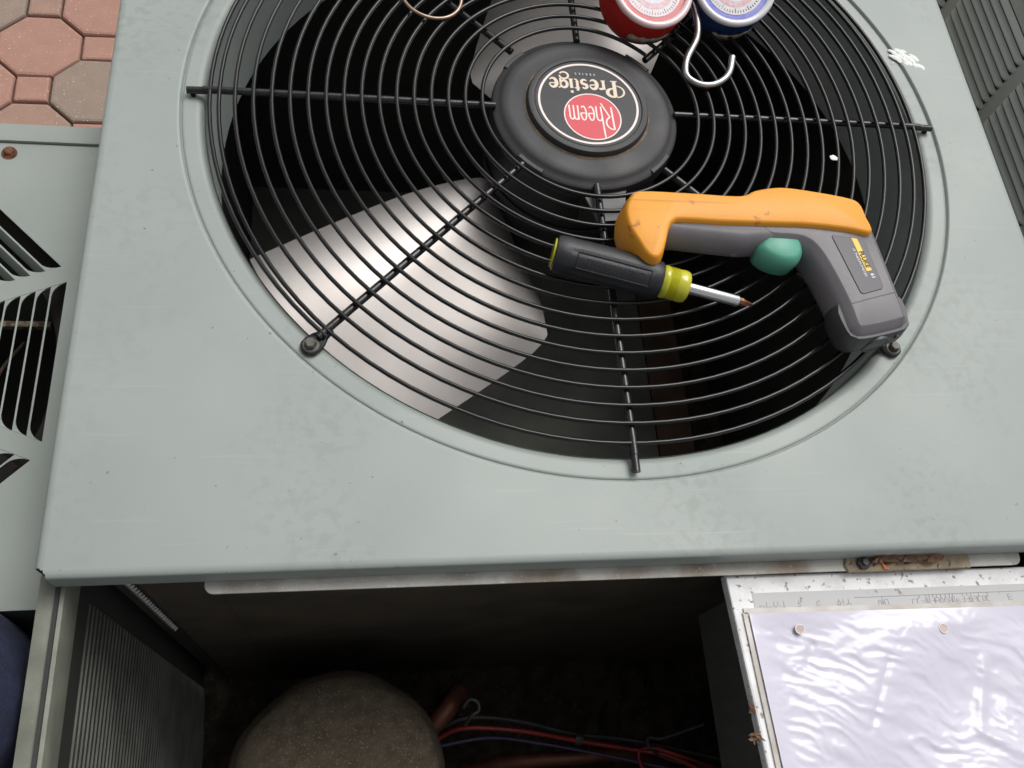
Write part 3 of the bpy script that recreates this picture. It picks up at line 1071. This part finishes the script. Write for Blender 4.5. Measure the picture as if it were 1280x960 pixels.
for (sx, sy) in ((-.495, -.0045), (-.75, -.0045)):
    st = MB()
    st.lathe([(.0066, .0002), (.0064, .0005), (.0005, .0006)], 20, center=(sx, sy - .003, ZL), cap1=True)
    s0 = st.build('rust_ring', m_rust, top2)
    st = MB()
    st.lathe([(.0048, .0), (.0047, .0022), (.0036, .0034)], 6, center=(sx, sy - .002, ZL + .0004), cap1=True)
    st.lathe([(.0056, .0), (.0056, .0010)], 20, center=(sx, sy - .002, ZL + .0004), cap1=True)
    st.build('screw', m_rust, top2, smooth=30)

# ================================================================== third condenser (right) with stamped side louvres
WX = .50
unit3 = thing('condenser_unit', 'grey green condenser with pressed louver side wall at the right edge', 'condenser', (WX + .4, .05, GZ), 'condensers standing side by side')
bd = MB()
bd.box(WX + .0015, WX + .79, -.40, .50, GZ + .03, -.005)
body3 = bd.build('casing', m_sage, unit3)
sd = MB()
sd.box(WX, WX + .0012, -.398, .498, GZ + .03, .004)
side3 = sd.build('side_panel', m_sage2, unit3)
l3 = MB()
l3.box(WX - .006, WX + .80, -.41, .51, .0045, .024, .005)
l3.build('top_panel', m_sage, unit3, smooth=50)
b3 = MB()
b3.box(WX, WX + .79, -.40, .50, GZ, GZ + .03)
b3.build('base_pan', m_sage, unit3)
def louver_mesh(L, hgt, dep):
    mb = MB()
    secs = [(-.5, 0.0), (-.5 + .018, .72), (-.5 + .045, 1.), (.5 - .045, 1.), (.5 - .018, .72), (.5, 0.)]
    nprof = 7
    vs, fs = [], []
    for y, k in secs:
        for i in range(nprof):
            t = i / (nprof - 1)
            vs.append((-dep * k * math.sin(t * math.pi / 2), y * L, hgt * (.5 - t) ))
        vs.append((-dep * .55 * k, y * L, hgt * -.30))
    W_ = nprof + 1
    for i in range(len(secs) - 1):
        for j in range(W_ - 1):
            fs.append((i * W_ + j, i * W_ + j + 1, (i + 1) * W_ + j + 1, (i + 1) * W_ + j))
    mb.add(vs, fs)
    me = mb.mesh('louver')
    me.materials.append(m_sage2)
    me.shade_smooth()
    return me
band_len, strip = .1415, .0165
lme = louver_mesh(band_len, .0064, .0050)
lowl = MB()
for bnd in range(6):
    yc = .1255 + band_len / 2 + (bnd - 3) * (band_len + strip)
    x = MB().box(WX - .0004, WX + .0006, yc - band_len * .485, yc + band_len * .485, -.70, -.0135)
    x.build('slot_shade', m_slot, side3)  # dark sheet on the panel: shade between the louvers, put in as colour
slot = MB()
for bnd in range(6):
    yc = .1255 + band_len / 2 + (bnd - 3) * (band_len + strip) + 0.0
    for rrow in range(58):
        z = -.0175 - rrow * .0112
        if rrow < 16:
            o = bpy.data.objects.new('louver', lme)
            C.objects.link(o)
            o.parent = side3
            o.matrix_parent_inverse = parent_inv(side3)
            o.location = (WX, yc, z)
        else:
            lowl.add([(v.co.x + WX, v.co.y + yc, v.co.z + z) for v in lme.vertices], [tuple(p.vertices) for p in lme.polygons])
lowl.build('lower_louvers', m_sage2, side3, kind='stuff', smooth=60)

# ================================================================== infrared thermometer
def closed(pts, sub=4):
    return [(p.x, p.y) for p in cr_spline([Vector((x, y, 0)) for x, y in pts], sub, True)]
TB = .0118
ztop = .046
th = thing('infrared_thermometer', 'grey and orange pistol thermometer with green trigger lying on the fan guard', 'thermometer', (.12, -.16, TB))
ztop = .046
body_o = [(.118, -.1400), (.140, -.1395), (.17, -.142), (.206, -.1455), (.2105, -.149), (.2145, -.185), (.2185, -.224), (.2165, -.2275),
          (.198, -.2325), (.182, -.2355), (.1792, -.233), (.177, -.215), (.172, -.193), (.166, -.173), (.159, -.160), (.150, -.1545), (.138, -.1530), (.122, -.1515)]
tb = MB()
tb.pillow(closed(body_o, 3), [(TB, .001), (TB + .004, .0062), (TB + .011, .0088), (TB + .019, .0086), (TB + .026, .0068), (TB + .0305, .0042), (ztop - .0014, .0012), (ztop - .0003, .0003), (ztop, -.0004)])
hand_o = [(.026, -.145), (.035, -.131), (.085, -.129), (.124, -.129), (.150, -.133), (.154, -.152), (.135, -.1590), (.108, -.1620), (.098, -.1625), (.060, -.1590), (.038, -.1565), (.028, -.153)]
tb.pillow(closed(hand_o, 3), [(TB + .006, -.008), (TB + .0085, -.003), (TB + .013, .0004), (TB + .019, .0006), (TB + .024, -.0004), (TB + .029, -.0026), (TB + .0325, -.0058), (TB + .0340, -.0090)])
tbody = tb.build('body', m_tgrey, th, smooth=42)
orange_o = [(.007, -.139), (.0115, -.1275), (.020, -.1215), (.058, -.1215), (.102, -.1225), (.117, -.1165), (.138, -.1125), (.162, -.1145), (.192, -.1195), (.2035, -.1245), (.2065, -.138), (.2075, -.1515),
            (.189, -.1485), (.155, -.1455), (.121, -.1455), (.081, -.1455), (.050, -.1445), (.042, -.1465), (.037, -.153), (.0315, -.169), (.0255, -.1795), (.019, -.1785), (.013, -.166), (.0075, -.152)]
to = MB()
to.pillow(closed(orange_o, 4), [(TB + .0005, -.002), (TB + .004, .002), (TB + .012, .0038), (TB + .024, .0036), (TB + .032, .0022), (ztop + .0028, .0012), (ztop + .0042, .0002), (ztop + .0048, -.0010)])
to.build('orange_boot', m_orange, th, smooth=50)
tr = MB()
tr.pillow(closed([(.1145, -.164), (.120, -.153), (.129, -.1450), (.139, -.1425), (.147, -.147), (.1515, -.157), (.150, -.168), (.143, -.1755), (.133, -.1765), (.122, -.1725)], 5),
          [(TB + .006, -.004), (TB + .009, 0), (TB + .022, .0012), (TB + .026, .0002), (TB + .0295, -.0022), (TB + .0312, -.0045)])
tr.build('trigger', m_green, th, smooth=60)
lab = MB()
lab_o = [(.1760, -.1535), (.2000, -.1570), (.2022, -.1590), (.2078, -.2000), (.2062, -.2030), (.1890, -.2080), (.1868, -.2065), (.1750, -.1555)]
lab.pillow(lab_o, [(ztop - .0006, 0), (ztop + .0004, 0), (ztop + .0006, -.0004)])
lab.build('name_plate', m_tlabel, th)
zl = ztop + .0006
yb_ = MB()
yb_.pillow([(.1912, -.1562), (.1962, -.1570), (.2016, -.1862), (.1968, -.1873)], [(zl - .0002, 0), (zl + .0002, 0)])
yb_.build('yellow_block', m_yellow, th)
ang = math.atan2(-.1862 + .1565, .1992 - .1937)
def tmat(x, y, z, sx=1.):
    return Matrix.Translation((x, y, z)) @ Matrix.Rotation(ang, 4, 'Z') @ Matrix.Diagonal((sx, 1, 1, 1))
text_obj('lettering', 'FLUKE', .0056, m_ink, tmat(.1976, -.1763, zl + .0003, .98), th, bold=.00012)
text_obj('lettering', '61', .0046, m_white, tmat(.2010, -.1915, zl + .0001), th, bold=.0001)
text_obj('lettering', 'IR THERMOMETER', .0030, m_white, tmat(.1928, -.1795, zl + .0001, 1.08), th)
se = MB()
se.ribbon([(.1775, -.2165), (.19, -.2128), (.2172, -.2055)], .0007, ztop - .0004, .0006)
se.build('seam', m_tdark, th)
sm2 = MB()
sm2.tube(cr_spline([(.1245, -.1435, ztop - .0010), (.1240, -.1480, ztop - .0018), (.1225, -.1520, TB + .0290), (.1215, -.1555, TB + .0240)], 5), .00045, 6)
sm2.build('seam', m_tdark, th)
dn = MB()
dn.lathe([(.0042, -.0008), (.0040, .0006), (.0030, .0009), (.0004, .0009)], 18, center=(.1165, -.1495, ztop - .0030), axis=(-.05, -.35, 1))
dn.build('mould_button', m_tdark2, th, smooth=50)
# front nose with the lens hole
nrm = Vector((.235, -.972, 0)).normalized()
tan_ = Vector((-nrm.y, nrm.x, 0))
fc = Vector((.1985, -.2330, TB + .0155)) + nrm * .0092
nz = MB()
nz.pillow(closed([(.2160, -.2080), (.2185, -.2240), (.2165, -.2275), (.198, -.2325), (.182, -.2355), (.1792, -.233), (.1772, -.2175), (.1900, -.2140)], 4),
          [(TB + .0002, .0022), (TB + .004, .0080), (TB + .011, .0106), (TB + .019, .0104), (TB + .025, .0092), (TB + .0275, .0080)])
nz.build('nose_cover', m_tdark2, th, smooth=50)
fr_ = MB()
fr_.lathe([(.0112, -.004), (.0112, .0008), (.0104, .0012), (.0096, .0008), (.0090, -.002)], 36, center=fc, axis=nrm)
fr_.build('nose_ring', m_tdark2, th, smooth=40)
ls = MB()
ls.lathe([(.0094, .0006), (.0005, .0003)], 32, center=fc, axis=nrm, cap1=True)
ls.build('lens', m_tdark, th)
ls = MB()
ls.lathe([(.0022, -.002), (.0022, .0009), (.0005, .0010)], 14, center=fc + tan_ * .0165 + Vector((0, 0, .006)), axis=nrm, cap1=True)
ls.build('laser_hole', m_tdark, th)
ls = MB()
q = Vector((.098, -.1620, TB + .017))
ls.lathe([(.0030, -.002), (.0030, .0006), (.0012, .0010)], 12, center=q, axis=(-.1, -.9, .4), cap1=True)
ls.build('screw', m_steel, th)

# ================================================================== screwdriver
sdv = thing('screwdriver', 'multi-bit screwdriver with black grip and yellow collar lying by the thermometer', 'screwdriver', (.03, -.186, TB))
A0 = Vector((-.0500, -.1650, .0276))
A1 = Vector((.1060, -.2070, .0252))
ax = (A1 - A0).normalized()
Ltot = (A1 - A0).length
q = Vector((0, 0, 1)).rotation_difference(ax).to_matrix().to_4x4()
T = Matrix.Translation(A0) @ q
SK = .90
def part_lathe(name, prof, m, n=32, flute=0, smooth=45, **kw):
    mb = MB().lathe(prof, n, **kw)
    if flute:
        vs = []
        for x, y, z in mb.v:
            a = math.atan2(y, x)
            r = math.hypot(x, y)
            k = 1 - flute * (max(0, math.cos(6 * a)) ** 3) if .014 < z < .078 else 1
            vs.append((x * k, y * k, z))
        mb.v = vs
    mb.v = [(x * SK, y * SK, z) for x, y, z in mb.v]
    mb.xf(T)
    return mb.build(name, m, sdv, smooth=smooth)
part_lathe('grip', [(.0125, .0005), (.0152, .0015), (.0165, .005), (.0168, .012), (.0166, .014), (.0168, .020), (.0172, .045), (.0170, .070), (.0168, .078), (.0166, .080), (.0164, .084), (.0150, .0862), (.012, .0866)], m_grip, 72, flute=.045)
part_lathe('end_cap', [(.0128, .0008), (.0122, -.0006), (.0005, -.0010)], m_lime, 40, cap1=True)
pr_ = [(.0120, .0850), (.0140, .0868), (.0145, .090)]
for k in range(9):
    z = .0915 + k * .0009
    pr_ += [(.0142, z), (.0136, z + .00045)]
pr_ += [(.0140, .1005), (.0143, .1040), (.0136, .1072), (.0110, .1085), (.006, .1090)]
part_lathe('collar', pr_, m_lime, 36, smooth=60)
part_lathe('shaft', [(.0056, .1080), (.0056, .1490), (.0050, .1500), (.003, .1502)], m_chrome, 24, cap1=True)
bt = MB()
bt.lathe([(.0034, .1498), (.0034, .1535), (.0026, .1560), (.0012, .1612), (.0004, .1618)], 8, cap1=True)
vs = []
for x, y, z in bt.v:
    a = math.atan2(y, x)
    k = 1 - .35 * (1 if int(round(a / (math.pi / 4))) % 2 else 0) if z > .154 else 1
    vs.append((x * k, y * k, z))
bt.v = vs
bt.xf(T)
bt.build('bit', m_bit, sdv)
# moulded wording panel on the grip: raised frame and embossed lines (too small to read)
em = MB()
side = (Vector((0, 0, 1)) * .80 + Vector((-.25, -.97, 0)) * .60)
e2_ = (side - ax * side.dot(ax)).normalized()
e1 = ax.cross(e2_).normalized()
def surf(z, ang_):
    return A0 + ax * z + (e2_ * math.cos(ang_) + e1 * math.sin(ang_)) * .01535
for a0, a1, z0, z1 in ((-.42, -.42, .018, .076), (.42, .42, .018, .076)):
    em.tube([surf(z0 + (z1 - z0) * k / 8, a0) for k in range(9)], .00045, 6)
for z in (.018, .076):
    em.tube([surf(z, -.42 + .84 * k / 8) for k in range(9)], .00045, 6)
em.build('grip_frame', m_grip, sdv, smooth=60)
random.seed(3)
el = MB()
for a0, z0, z1 in ((.16, .024, .072), (.02, .030, .066), (-.14, .026, .070)):
    z = z0
    while z < z1:
        w_ = random.uniform(.0007, .0016)
        el.tube([surf(z, a0 - .05), surf(z + w_ * .3, a0 + .05)], .00038, 5)
        z += w_ + .0009
el.build('embossed_lines', m_grip, sdv)

# ================================================================== gauge manifold
gm = thing('gauge_manifold', 'red and blue dial pressure gauges with a steel hook on the fan guard', 'gauges', (.10, .12, TB))
def gauge(cx, cy, cxb, cyb, ztop_, mcase, mband, mrim, lab_case, redprint):
    rr = .0392
    ax_ = (Vector((cx, cy, ztop_)) - Vector((cxb, cyb, TB))).normalized()
    c0_ = Vector((cxb, cyb, TB))
    hh = (Vector((cx, cy, ztop_)) - c0_).length
    case = MB().lathe([(.03, .0), (.0365, .0012), (rr - .0006, .005), (rr, .010), (rr, hh - .005), (rr - .001, hh - .002), (rr - .003, hh - .0015)], 64, center=c0_, axis=ax_)
    case.lathe([(.031, .0005), (.0005, .0004)], 40, center=c0_, axis=ax_)
    cs_ = case.build('gauge', mcase, gm, smooth=45, label=lab_case)
    rim = MB().lathe([(rr - .0002, hh - .004), (rr + .0004, hh - .0015), (rr - .0008, hh + .0006), (rr - .0028, hh + .0010), (rr - .0050, hh + .0004), (rr - .0062, hh - .0016)], 64, center=c0_, axis=ax_)
    rim.build('bezel', mrim, cs_, smooth=60)
    d_ = MB().lathe([(rr - .0040, hh - .0030), (rr - .0125, hh - .0030)], 64, center=c0_, axis=ax_)
    d_.build('dial_band', mband, cs_)
    d_ = MB().lathe([(rr - .0110, hh - .0027), (.0004, hh - .0027)], 64, center=c0_, axis=ax_, cap1=True)
    d_.build('dial_face', m_dialw, cs_)
    tk = MB()
    tk2 = MB()
    qd = Vector((0, 0, 1)).rotation_difference(ax_)
    for k in range(60):
        a = 2 * math.pi * k / 60
        L_ = .0040 if k % 5 == 0 else .0022
        u_ = Vector((math.cos(a), math.sin(a), 0))
        v_ = Vector((-math.sin(a), math.cos(a), 0))
        for tgt, r0, r1, hw in ((tk, rr - .0128 - L_, rr - .0128, .0002),):
            P_ = [u_ * r0 - v_ * hw, u_ * r1 - v_ * hw, u_ * r1 + v_ * hw, u_ * r0 + v_ * hw]
            lo_, hi_ = hh - .0028, hh - .0024
            vs_ = [c0_ + qd @ (p_ + Vector((0, 0, z_))) for z_ in (lo_, hi_) for p_ in P_]
            tgt.add(vs_, [(0, 1, 2, 3), (4, 7, 6, 5), (0, 4, 5, 1), (1, 5, 6, 2), (2, 6, 7, 3), (3, 7, 4, 0)])
    tk.build('dial_ticks', m_blkw if not redprint else m_dialr, cs_)
    pr2 = MB().lathe([(rr - .0182, hh - .00255), (rr - .0232, hh - .00255)], 56, center=c0_, axis=ax_)
    pr2.build('dial_ring', m_dialp, cs_)
    nd = MB()
    a = R(150 if redprint else 120)
    u_, v_ = Vector((math.cos(a), math.sin(a), 0)), Vector((-math.sin(a), math.cos(a), 0))
    P_ = [u_ * -.008 - v_ * .0012, u_ * .022 - v_ * .0003, u_ * .022 + v_ * .0003, u_ * -.008 + v_ * .0012]
    nd.add([c0_ + qd @ (p_ + Vector((0, 0, z_))) for z_ in (hh - .0020, hh - .0014) for p_ in P_], [(0, 1, 2, 3), (4, 7, 6, 5), (0, 4, 5, 1), (1, 5, 6, 2), (2, 6, 7, 3), (3, 7, 4, 0)])
    nd.lathe([(.003, hh - .0022), (.003, hh - .0008), (.0004, hh - .0006)], 16, center=c0_, axis=ax_)
    nd.build('needle', m_blkw, cs_)
    # curved sticker low on the near side
    st = MB()
    aa = [R(-112 + (60 * k / 12)) for k in range(13)]
    qi = []
    for z_ in (.0085, .0195):
        for k, a in enumerate(aa):
            wob = .0012 * math.sin(k * 2.1 + cx * 90)
            rad_ = rr + .0004
            qi.append(c0_ + qd @ Vector((rad_ * math.cos(a), rad_ * math.sin(a), z_ + wob * (1 if z_ > .01 else .4))))
    n_ = len(aa)
    st.add(qi, [(k, k + 1, n_ + k + 1, n_ + k) for k in range(n_ - 1)])
    so_ = st.build('sticker', m_tag, cs_, smooth=80)
    sm_ = so_.modifiers.new('thickness', 'SOLIDIFY')
    sm_.thickness = .0004
    return cs_
gauge(.0625, .1065, .0590, .1205, .0500, m_gred, m_dialr, m_lens, 'red pressure gauge', True)
gauge(.1430, .1175, .1450, .1350, .0500, m_gblue, m_dialb, m_lensb, 'blue pressure gauge', False)
hk = MB()
hk.tube(cr_spline([(.104, .150, .030), (.1075, .118, .030), (.1098, .094, .027), (.1085, .076, .0215), (.0975, .055, .0165), (.0945, .038, .0148), (.102, .0290, .0145), (.1135, .0265, .0148), (.1260, .0315, .0150), (.1360, .0420, .0160), (.1412, .0590, .0185)], 7), .0030, 12)
hk.build('hook', m_steel, gm, smooth=60)
bar = MB()
bar.box(.015, .195, .170, .205, TB + .001, TB + .036, .004)
bar.build('manifold_block', m_brass, gm, smooth=60)
for cx_, mk in ((.0585, m_gred), (.145, m_gblue)):
    st = MB().lathe([(.006, 0), (.006, .03)], 12, center=(cx_, .150, TB + .018), axis=(0, 1, 0), cap0=True, cap1=True)
    st.build('gauge_stem', m_brass, gm, smooth=40)
for cx_, mk, dx in ((.015, m_gred, -1), (.195, m_gblue, 1)):
    st = MB().lathe([(.005, 0), (.005, .014), (.017, .014), (.018, .018), (.018, .030), (.015, .033), (.0, .033)], 20, center=(cx_, .1875, TB + .019), axis=(dx, 0, 0))
    st.build('valve_knob', mk, gm, smooth=40)
hs = MB().tube(cr_spline([(.06, .205, TB + .018), (.05, .26, TB + .012), (.0, .31, TB + .01), (-.10, .34, TB + .009), (-.2, .36, TB + .009)], 8), .006, 12)
hs.build('hose', m_gred, gm, smooth=60)

# ring
rn = MB()
rn.tube([(-.1325 + .0262 * math.cos(2 * math.pi * k / 60), .1115 + .0262 * math.sin(2 * math.pi * k / 60), .0145 + .0012 * math.sin(4 * math.pi * k / 60)) for k in range(60)], .0016, 10, closed=True)
o = rn.build('wire_ring', m_tan, None, smooth=60)
tag(o, 'small bare metal wire ring lying on the fan guard near the top edge', 'ring')

# ================================================================== plastic sleeve with paper on the cover plate
SZ = PZ + .0014
def n2(x, y):
    return math.sin(x) * math.cos(y)
NX, NY = 230, 170
vs, fs = [], []
sx0, sx1, sy0, sy1 = .0815, .36, -.4345, -.66
def fold(px, py, x0, y0, x1, y1, wd, amp):
    d = Vector((x1 - x0, y1 - y0))
    L_ = d.length
    d /= L_
    r = Vector((px - x0, py - y0))
    t = r.dot(d) / L_
    s_ = r.x * -d.y + r.y * d.x
    e = max(0, min(1, t * 6)) * max(0, min(1, (1 - t) * 6))
    return amp * e * math.exp(-(s_ / wd) ** 2)
for i in range(NX + 1):
    for j in range(NY + 1):
        u, v = i / NX, j / NY
        x = sx0 + (sx1 - sx0) * u + .010 * v * (1 - u)
        y = sy0 + (sy1 - sy0) * v - .0045 * u
        wx = x + .012 * mnoise.noise((x * 18, y * 18, 3.1)) + .004 * mnoise.noise((x * 60, y * 60, 9.))
        wy = y + .014 * mnoise.noise((x * 16, y * 16, 7.7)) + .003 * mnoise.noise((x * 70, y * 70, 1.))
        a1 = 1 - abs(mnoise.noise((wx * 48 + wy * 40, wy * 105 + wx * 30, 0.)))
        a2 = 1 - abs(mnoise.noise((wx * 120, wy * 210, 5.)))
        k_ = .5 + .5 * mnoise.noise((x * 14, y * 14, 2.))
        z = .0016 * a1 * (.25 + k_) + .0006 * a2 * k_ + .0034 * mnoise.noise((x * 13, y * 15, 4.))
        z -= .0012
        z += fold(x, y, .185, -.466, .155, -.522, .0022, -.0009)
        z += fold(x, y, .128, -.455, .118, -.476, .003, -.0008)
        z += fold(x, y, .262, -.47, .238, -.53, .004, .0012)
        z += fold(x, y, .235, -.52, .30, -.56, .004, .0012)
        ed = min(1, min(u, v, 1 - u, 1 - v) * 18)
        vs.append((x, y, SZ + .0016 + z * ed))
W_ = NY + 1
hole_c = [(.1175, -.4475), (.2315, -.4520)]
for i in range(NX):
    for j in range(NY):
        fs.append((i * W_ + j, (i + 1) * W_ + j, (i + 1) * W_ + j + 1, i * W_ + j + 1))
sv_ = thing('document_sleeve', 'crumpled clear plastic sleeve with lavender white paper on the white cover plate', 'document', (.2, -.53, SZ))
ps = MB().add(vs, fs)
ps.build('paper', m_paper, sv_, smooth=80)
ed = MB()
for a_, b_ in (((sx0 - .003, sy0 + .0022), (sx1, sy0 - .0024)), ((sx0 - .0022, sy0 + .001), (sx0 + .0078, sy1))):
    ed.ribbon([a_, b_], .0038, SZ - .0006, .0008)
ed.build('sleeve_edge', m_sleeve_edge, sv_)
for hx, hy in hole_c:
    hm = MB().plate(circ(.0031, 20, (hx, hy)), [], SZ + .0008, SZ + .0030)
    hm.build('punched_hole', m_hole, sv_)
    hm = MB().tube([(hx + .0033 * math.cos(2 * math.pi * k / 24), hy + .0033 * math.sin(2 * math.pi * k / 24), SZ + .0030) for k in range(24)], .0004, 6, closed=True)
    hm.build('hole_rim', m_white, sv_)

# ================================================================== small debris
def leaf_bits(name, cx, cy, z, n, sx, sy, rot, m, ls=1.):
    mb = MB()
    for k in range(n):
        x, y = cx + random.uniform(-sx, sx), cy + random.uniform(-sy, sy)
        L_, w_ = ls * random.uniform(.004, .013), ls * random.uniform(.0012, .003)
        a = rot + random.gauss(0, .35)
        m4 = Matrix.Translation((x, y, z + random.uniform(0, .0045))) @ Matrix.Rotation(a, 4, 'Z') @ Matrix.Rotation(random.gauss(0, .25), 4, 'Y') @ Matrix.Rotation(random.gauss(0, .6), 4, 'X')
        p = [(-L_, 0, 0), (-L_ * .4, -w_, .0008), (L_ * .5, -w_ * .8, .0004), (L_, 0, -.0004), (L_ * .4, w_, .0008), (-L_ * .5, w_ * .9, .0002)]
        q = [(a_, b_, c_ - .0005) for a_, b_, c_ in p]
        mb.add([m4 @ Vector(v) for v in p + q], [tuple(range(6)), tuple(reversed(range(6, 12)))] + [(i, (i + 1) % 6, 6 + (i + 1) % 6, 6 + i) for i in range(6)])
    return mb.build(name, m, None)
random.seed(21)
o = leaf_bits('dead_leaves', .212, -.3985, -.0215, 46, .026, .0030, .03, m_leaf)
tag(o, 'brown clump of dead leaf scraps tucked under the lid edge', 'leaves')
o = leaf_bits('leaf_scrap', .0700, -.517, -.0298, 16, .003, .0022, -.6, m_leaf, .36)
tag(o, 'shredded brown leaf scrap caught on the left edge of the cover plate', 'leaf')
o = leaf_bits('leaf_scrap', .0720, -.4995, -.0298, 10, .0016, .0026, .9, m_leaf, .28)
tag(o, 'tiny curled brown leaf scrap above the larger shredded one', 'leaf')
x = MB().pillow([(.1905, -.4010), (.1925, -.4075), (.1955, -.4080), (.1950, -.4050)], [(-.0222, 0), (-.0212, 0), (-.0206, -.0005)])
o = x.build('orange_chip', m_chip, None)
tag(o, 'tiny orange flake lying on the rusty bracket below the lid', 'flake')
# ================================================================== person (only a knee shows at lower left)
def skin(name, J, E_, root, m, parent=None, sub=2):
    me = bpy.data.meshes.new(name)
    me.from_pydata([j[0] for j in J], E_, [])
    o = bpy.data.objects.new(name, me)
    C.objects.link(o)
    md = o.modifiers.new('skin', 'SKIN')
    for v, j in zip(me.skin_vertices[0].data, J):
        v.radius = (j[1], j[1])
        v.use_root = False
    me.skin_vertices[0].data[root].use_root = True
    s2 = o.modifiers.new('sub', 'SUBSURF')
    s2.levels = s2.render_levels = sub
    me.materials.append(m)
    if parent:
        o.parent = parent
        o.matrix_parent_inverse = parent_inv(parent)
    for p in me.polygons:
        p.use_smooth = True
    md.use_smooth_shade = True
    return o
J = [((-.60, -.54, .17), .125), ((-.525, -.500, .11), .105), ((-.480, -.464, .0), .088), ((-.483, -.468, -.15), .080), ((-.49, -.484, -.36), .064), ((-.50, -.495, -.55), .058), ((-.505, -.50, -.72), .048),
     ((-.68, -.60, .10), .105), ((-.70, -.63, -.12), .085), ((-.71, -.64, -.36), .064), ((-.72, -.65, -.55), .058), ((-.72, -.65, -.72), .048),
     ((-.60, -.56, .36), .135), ((-.585, -.57, .54), .15), ((-.575, -.57, .66), .09), ((-.55, -.57, .74), .055), ((-.525, -.57, .83), .085), ((-.515, -.57, .93), .078),
     ((-.56, -.40, .62), .07), ((-.54, -.34, .44), .05), ((-.50, -.36, .22), .038), ((-.47, -.37, .13), .034),
     ((-.60, -.74, .62), .07), ((-.47, -.83, .47), .05), ((-.34, -.72, .55), .037), ((-.29, -.665, .58), .034),
     ((-.455, -.36, .04), .011), ((-.475, -.375, .03), .011), ((-.49, -.39, .045), .011), ((-.27, -.61, .61), .011), ((-.265, -.635, .62), .011), ((-.28, -.62, .585), .011)]
E_ = [(0, 1), (1, 2), (2, 3), (3, 4), (4, 5), (5, 6), (0, 7), (7, 8), (8, 9), (9, 10), (10, 11), (0, 12), (12, 13), (13, 14), (14, 15), (15, 16), (16, 17),
      (13, 18), (18, 19), (19, 20), (20, 21), (13, 22), (22, 23), (23, 24), (24, 25), (21, 26), (21, 27), (21, 28), (25, 29), (25, 30), (25, 31)]
per = skin('person', J, E_, 0, m_jean)
tag(per, 'person in dark blue denim jeans, only a thigh showing at the lower left corner', 'person')
for fx, fy in ((-.505, -.50), (-.72, -.65)):
    s_ = MB().pillow(closed([(fx - .08, fy + .045), (fx - .08, fy - .045), (fx - .02, fy - .05), (fx + .085, fy - .035), (fx + .085, fy + .03), (fx - .02, fy + .05)], 4),
                     [(GZ + .001, -.002), (GZ + .02, .002), (GZ + .05, -.004), (GZ + .075, -.018), (GZ + .10, -.030)])
    s_.build('shoe', m_shoe, per, smooth=60)
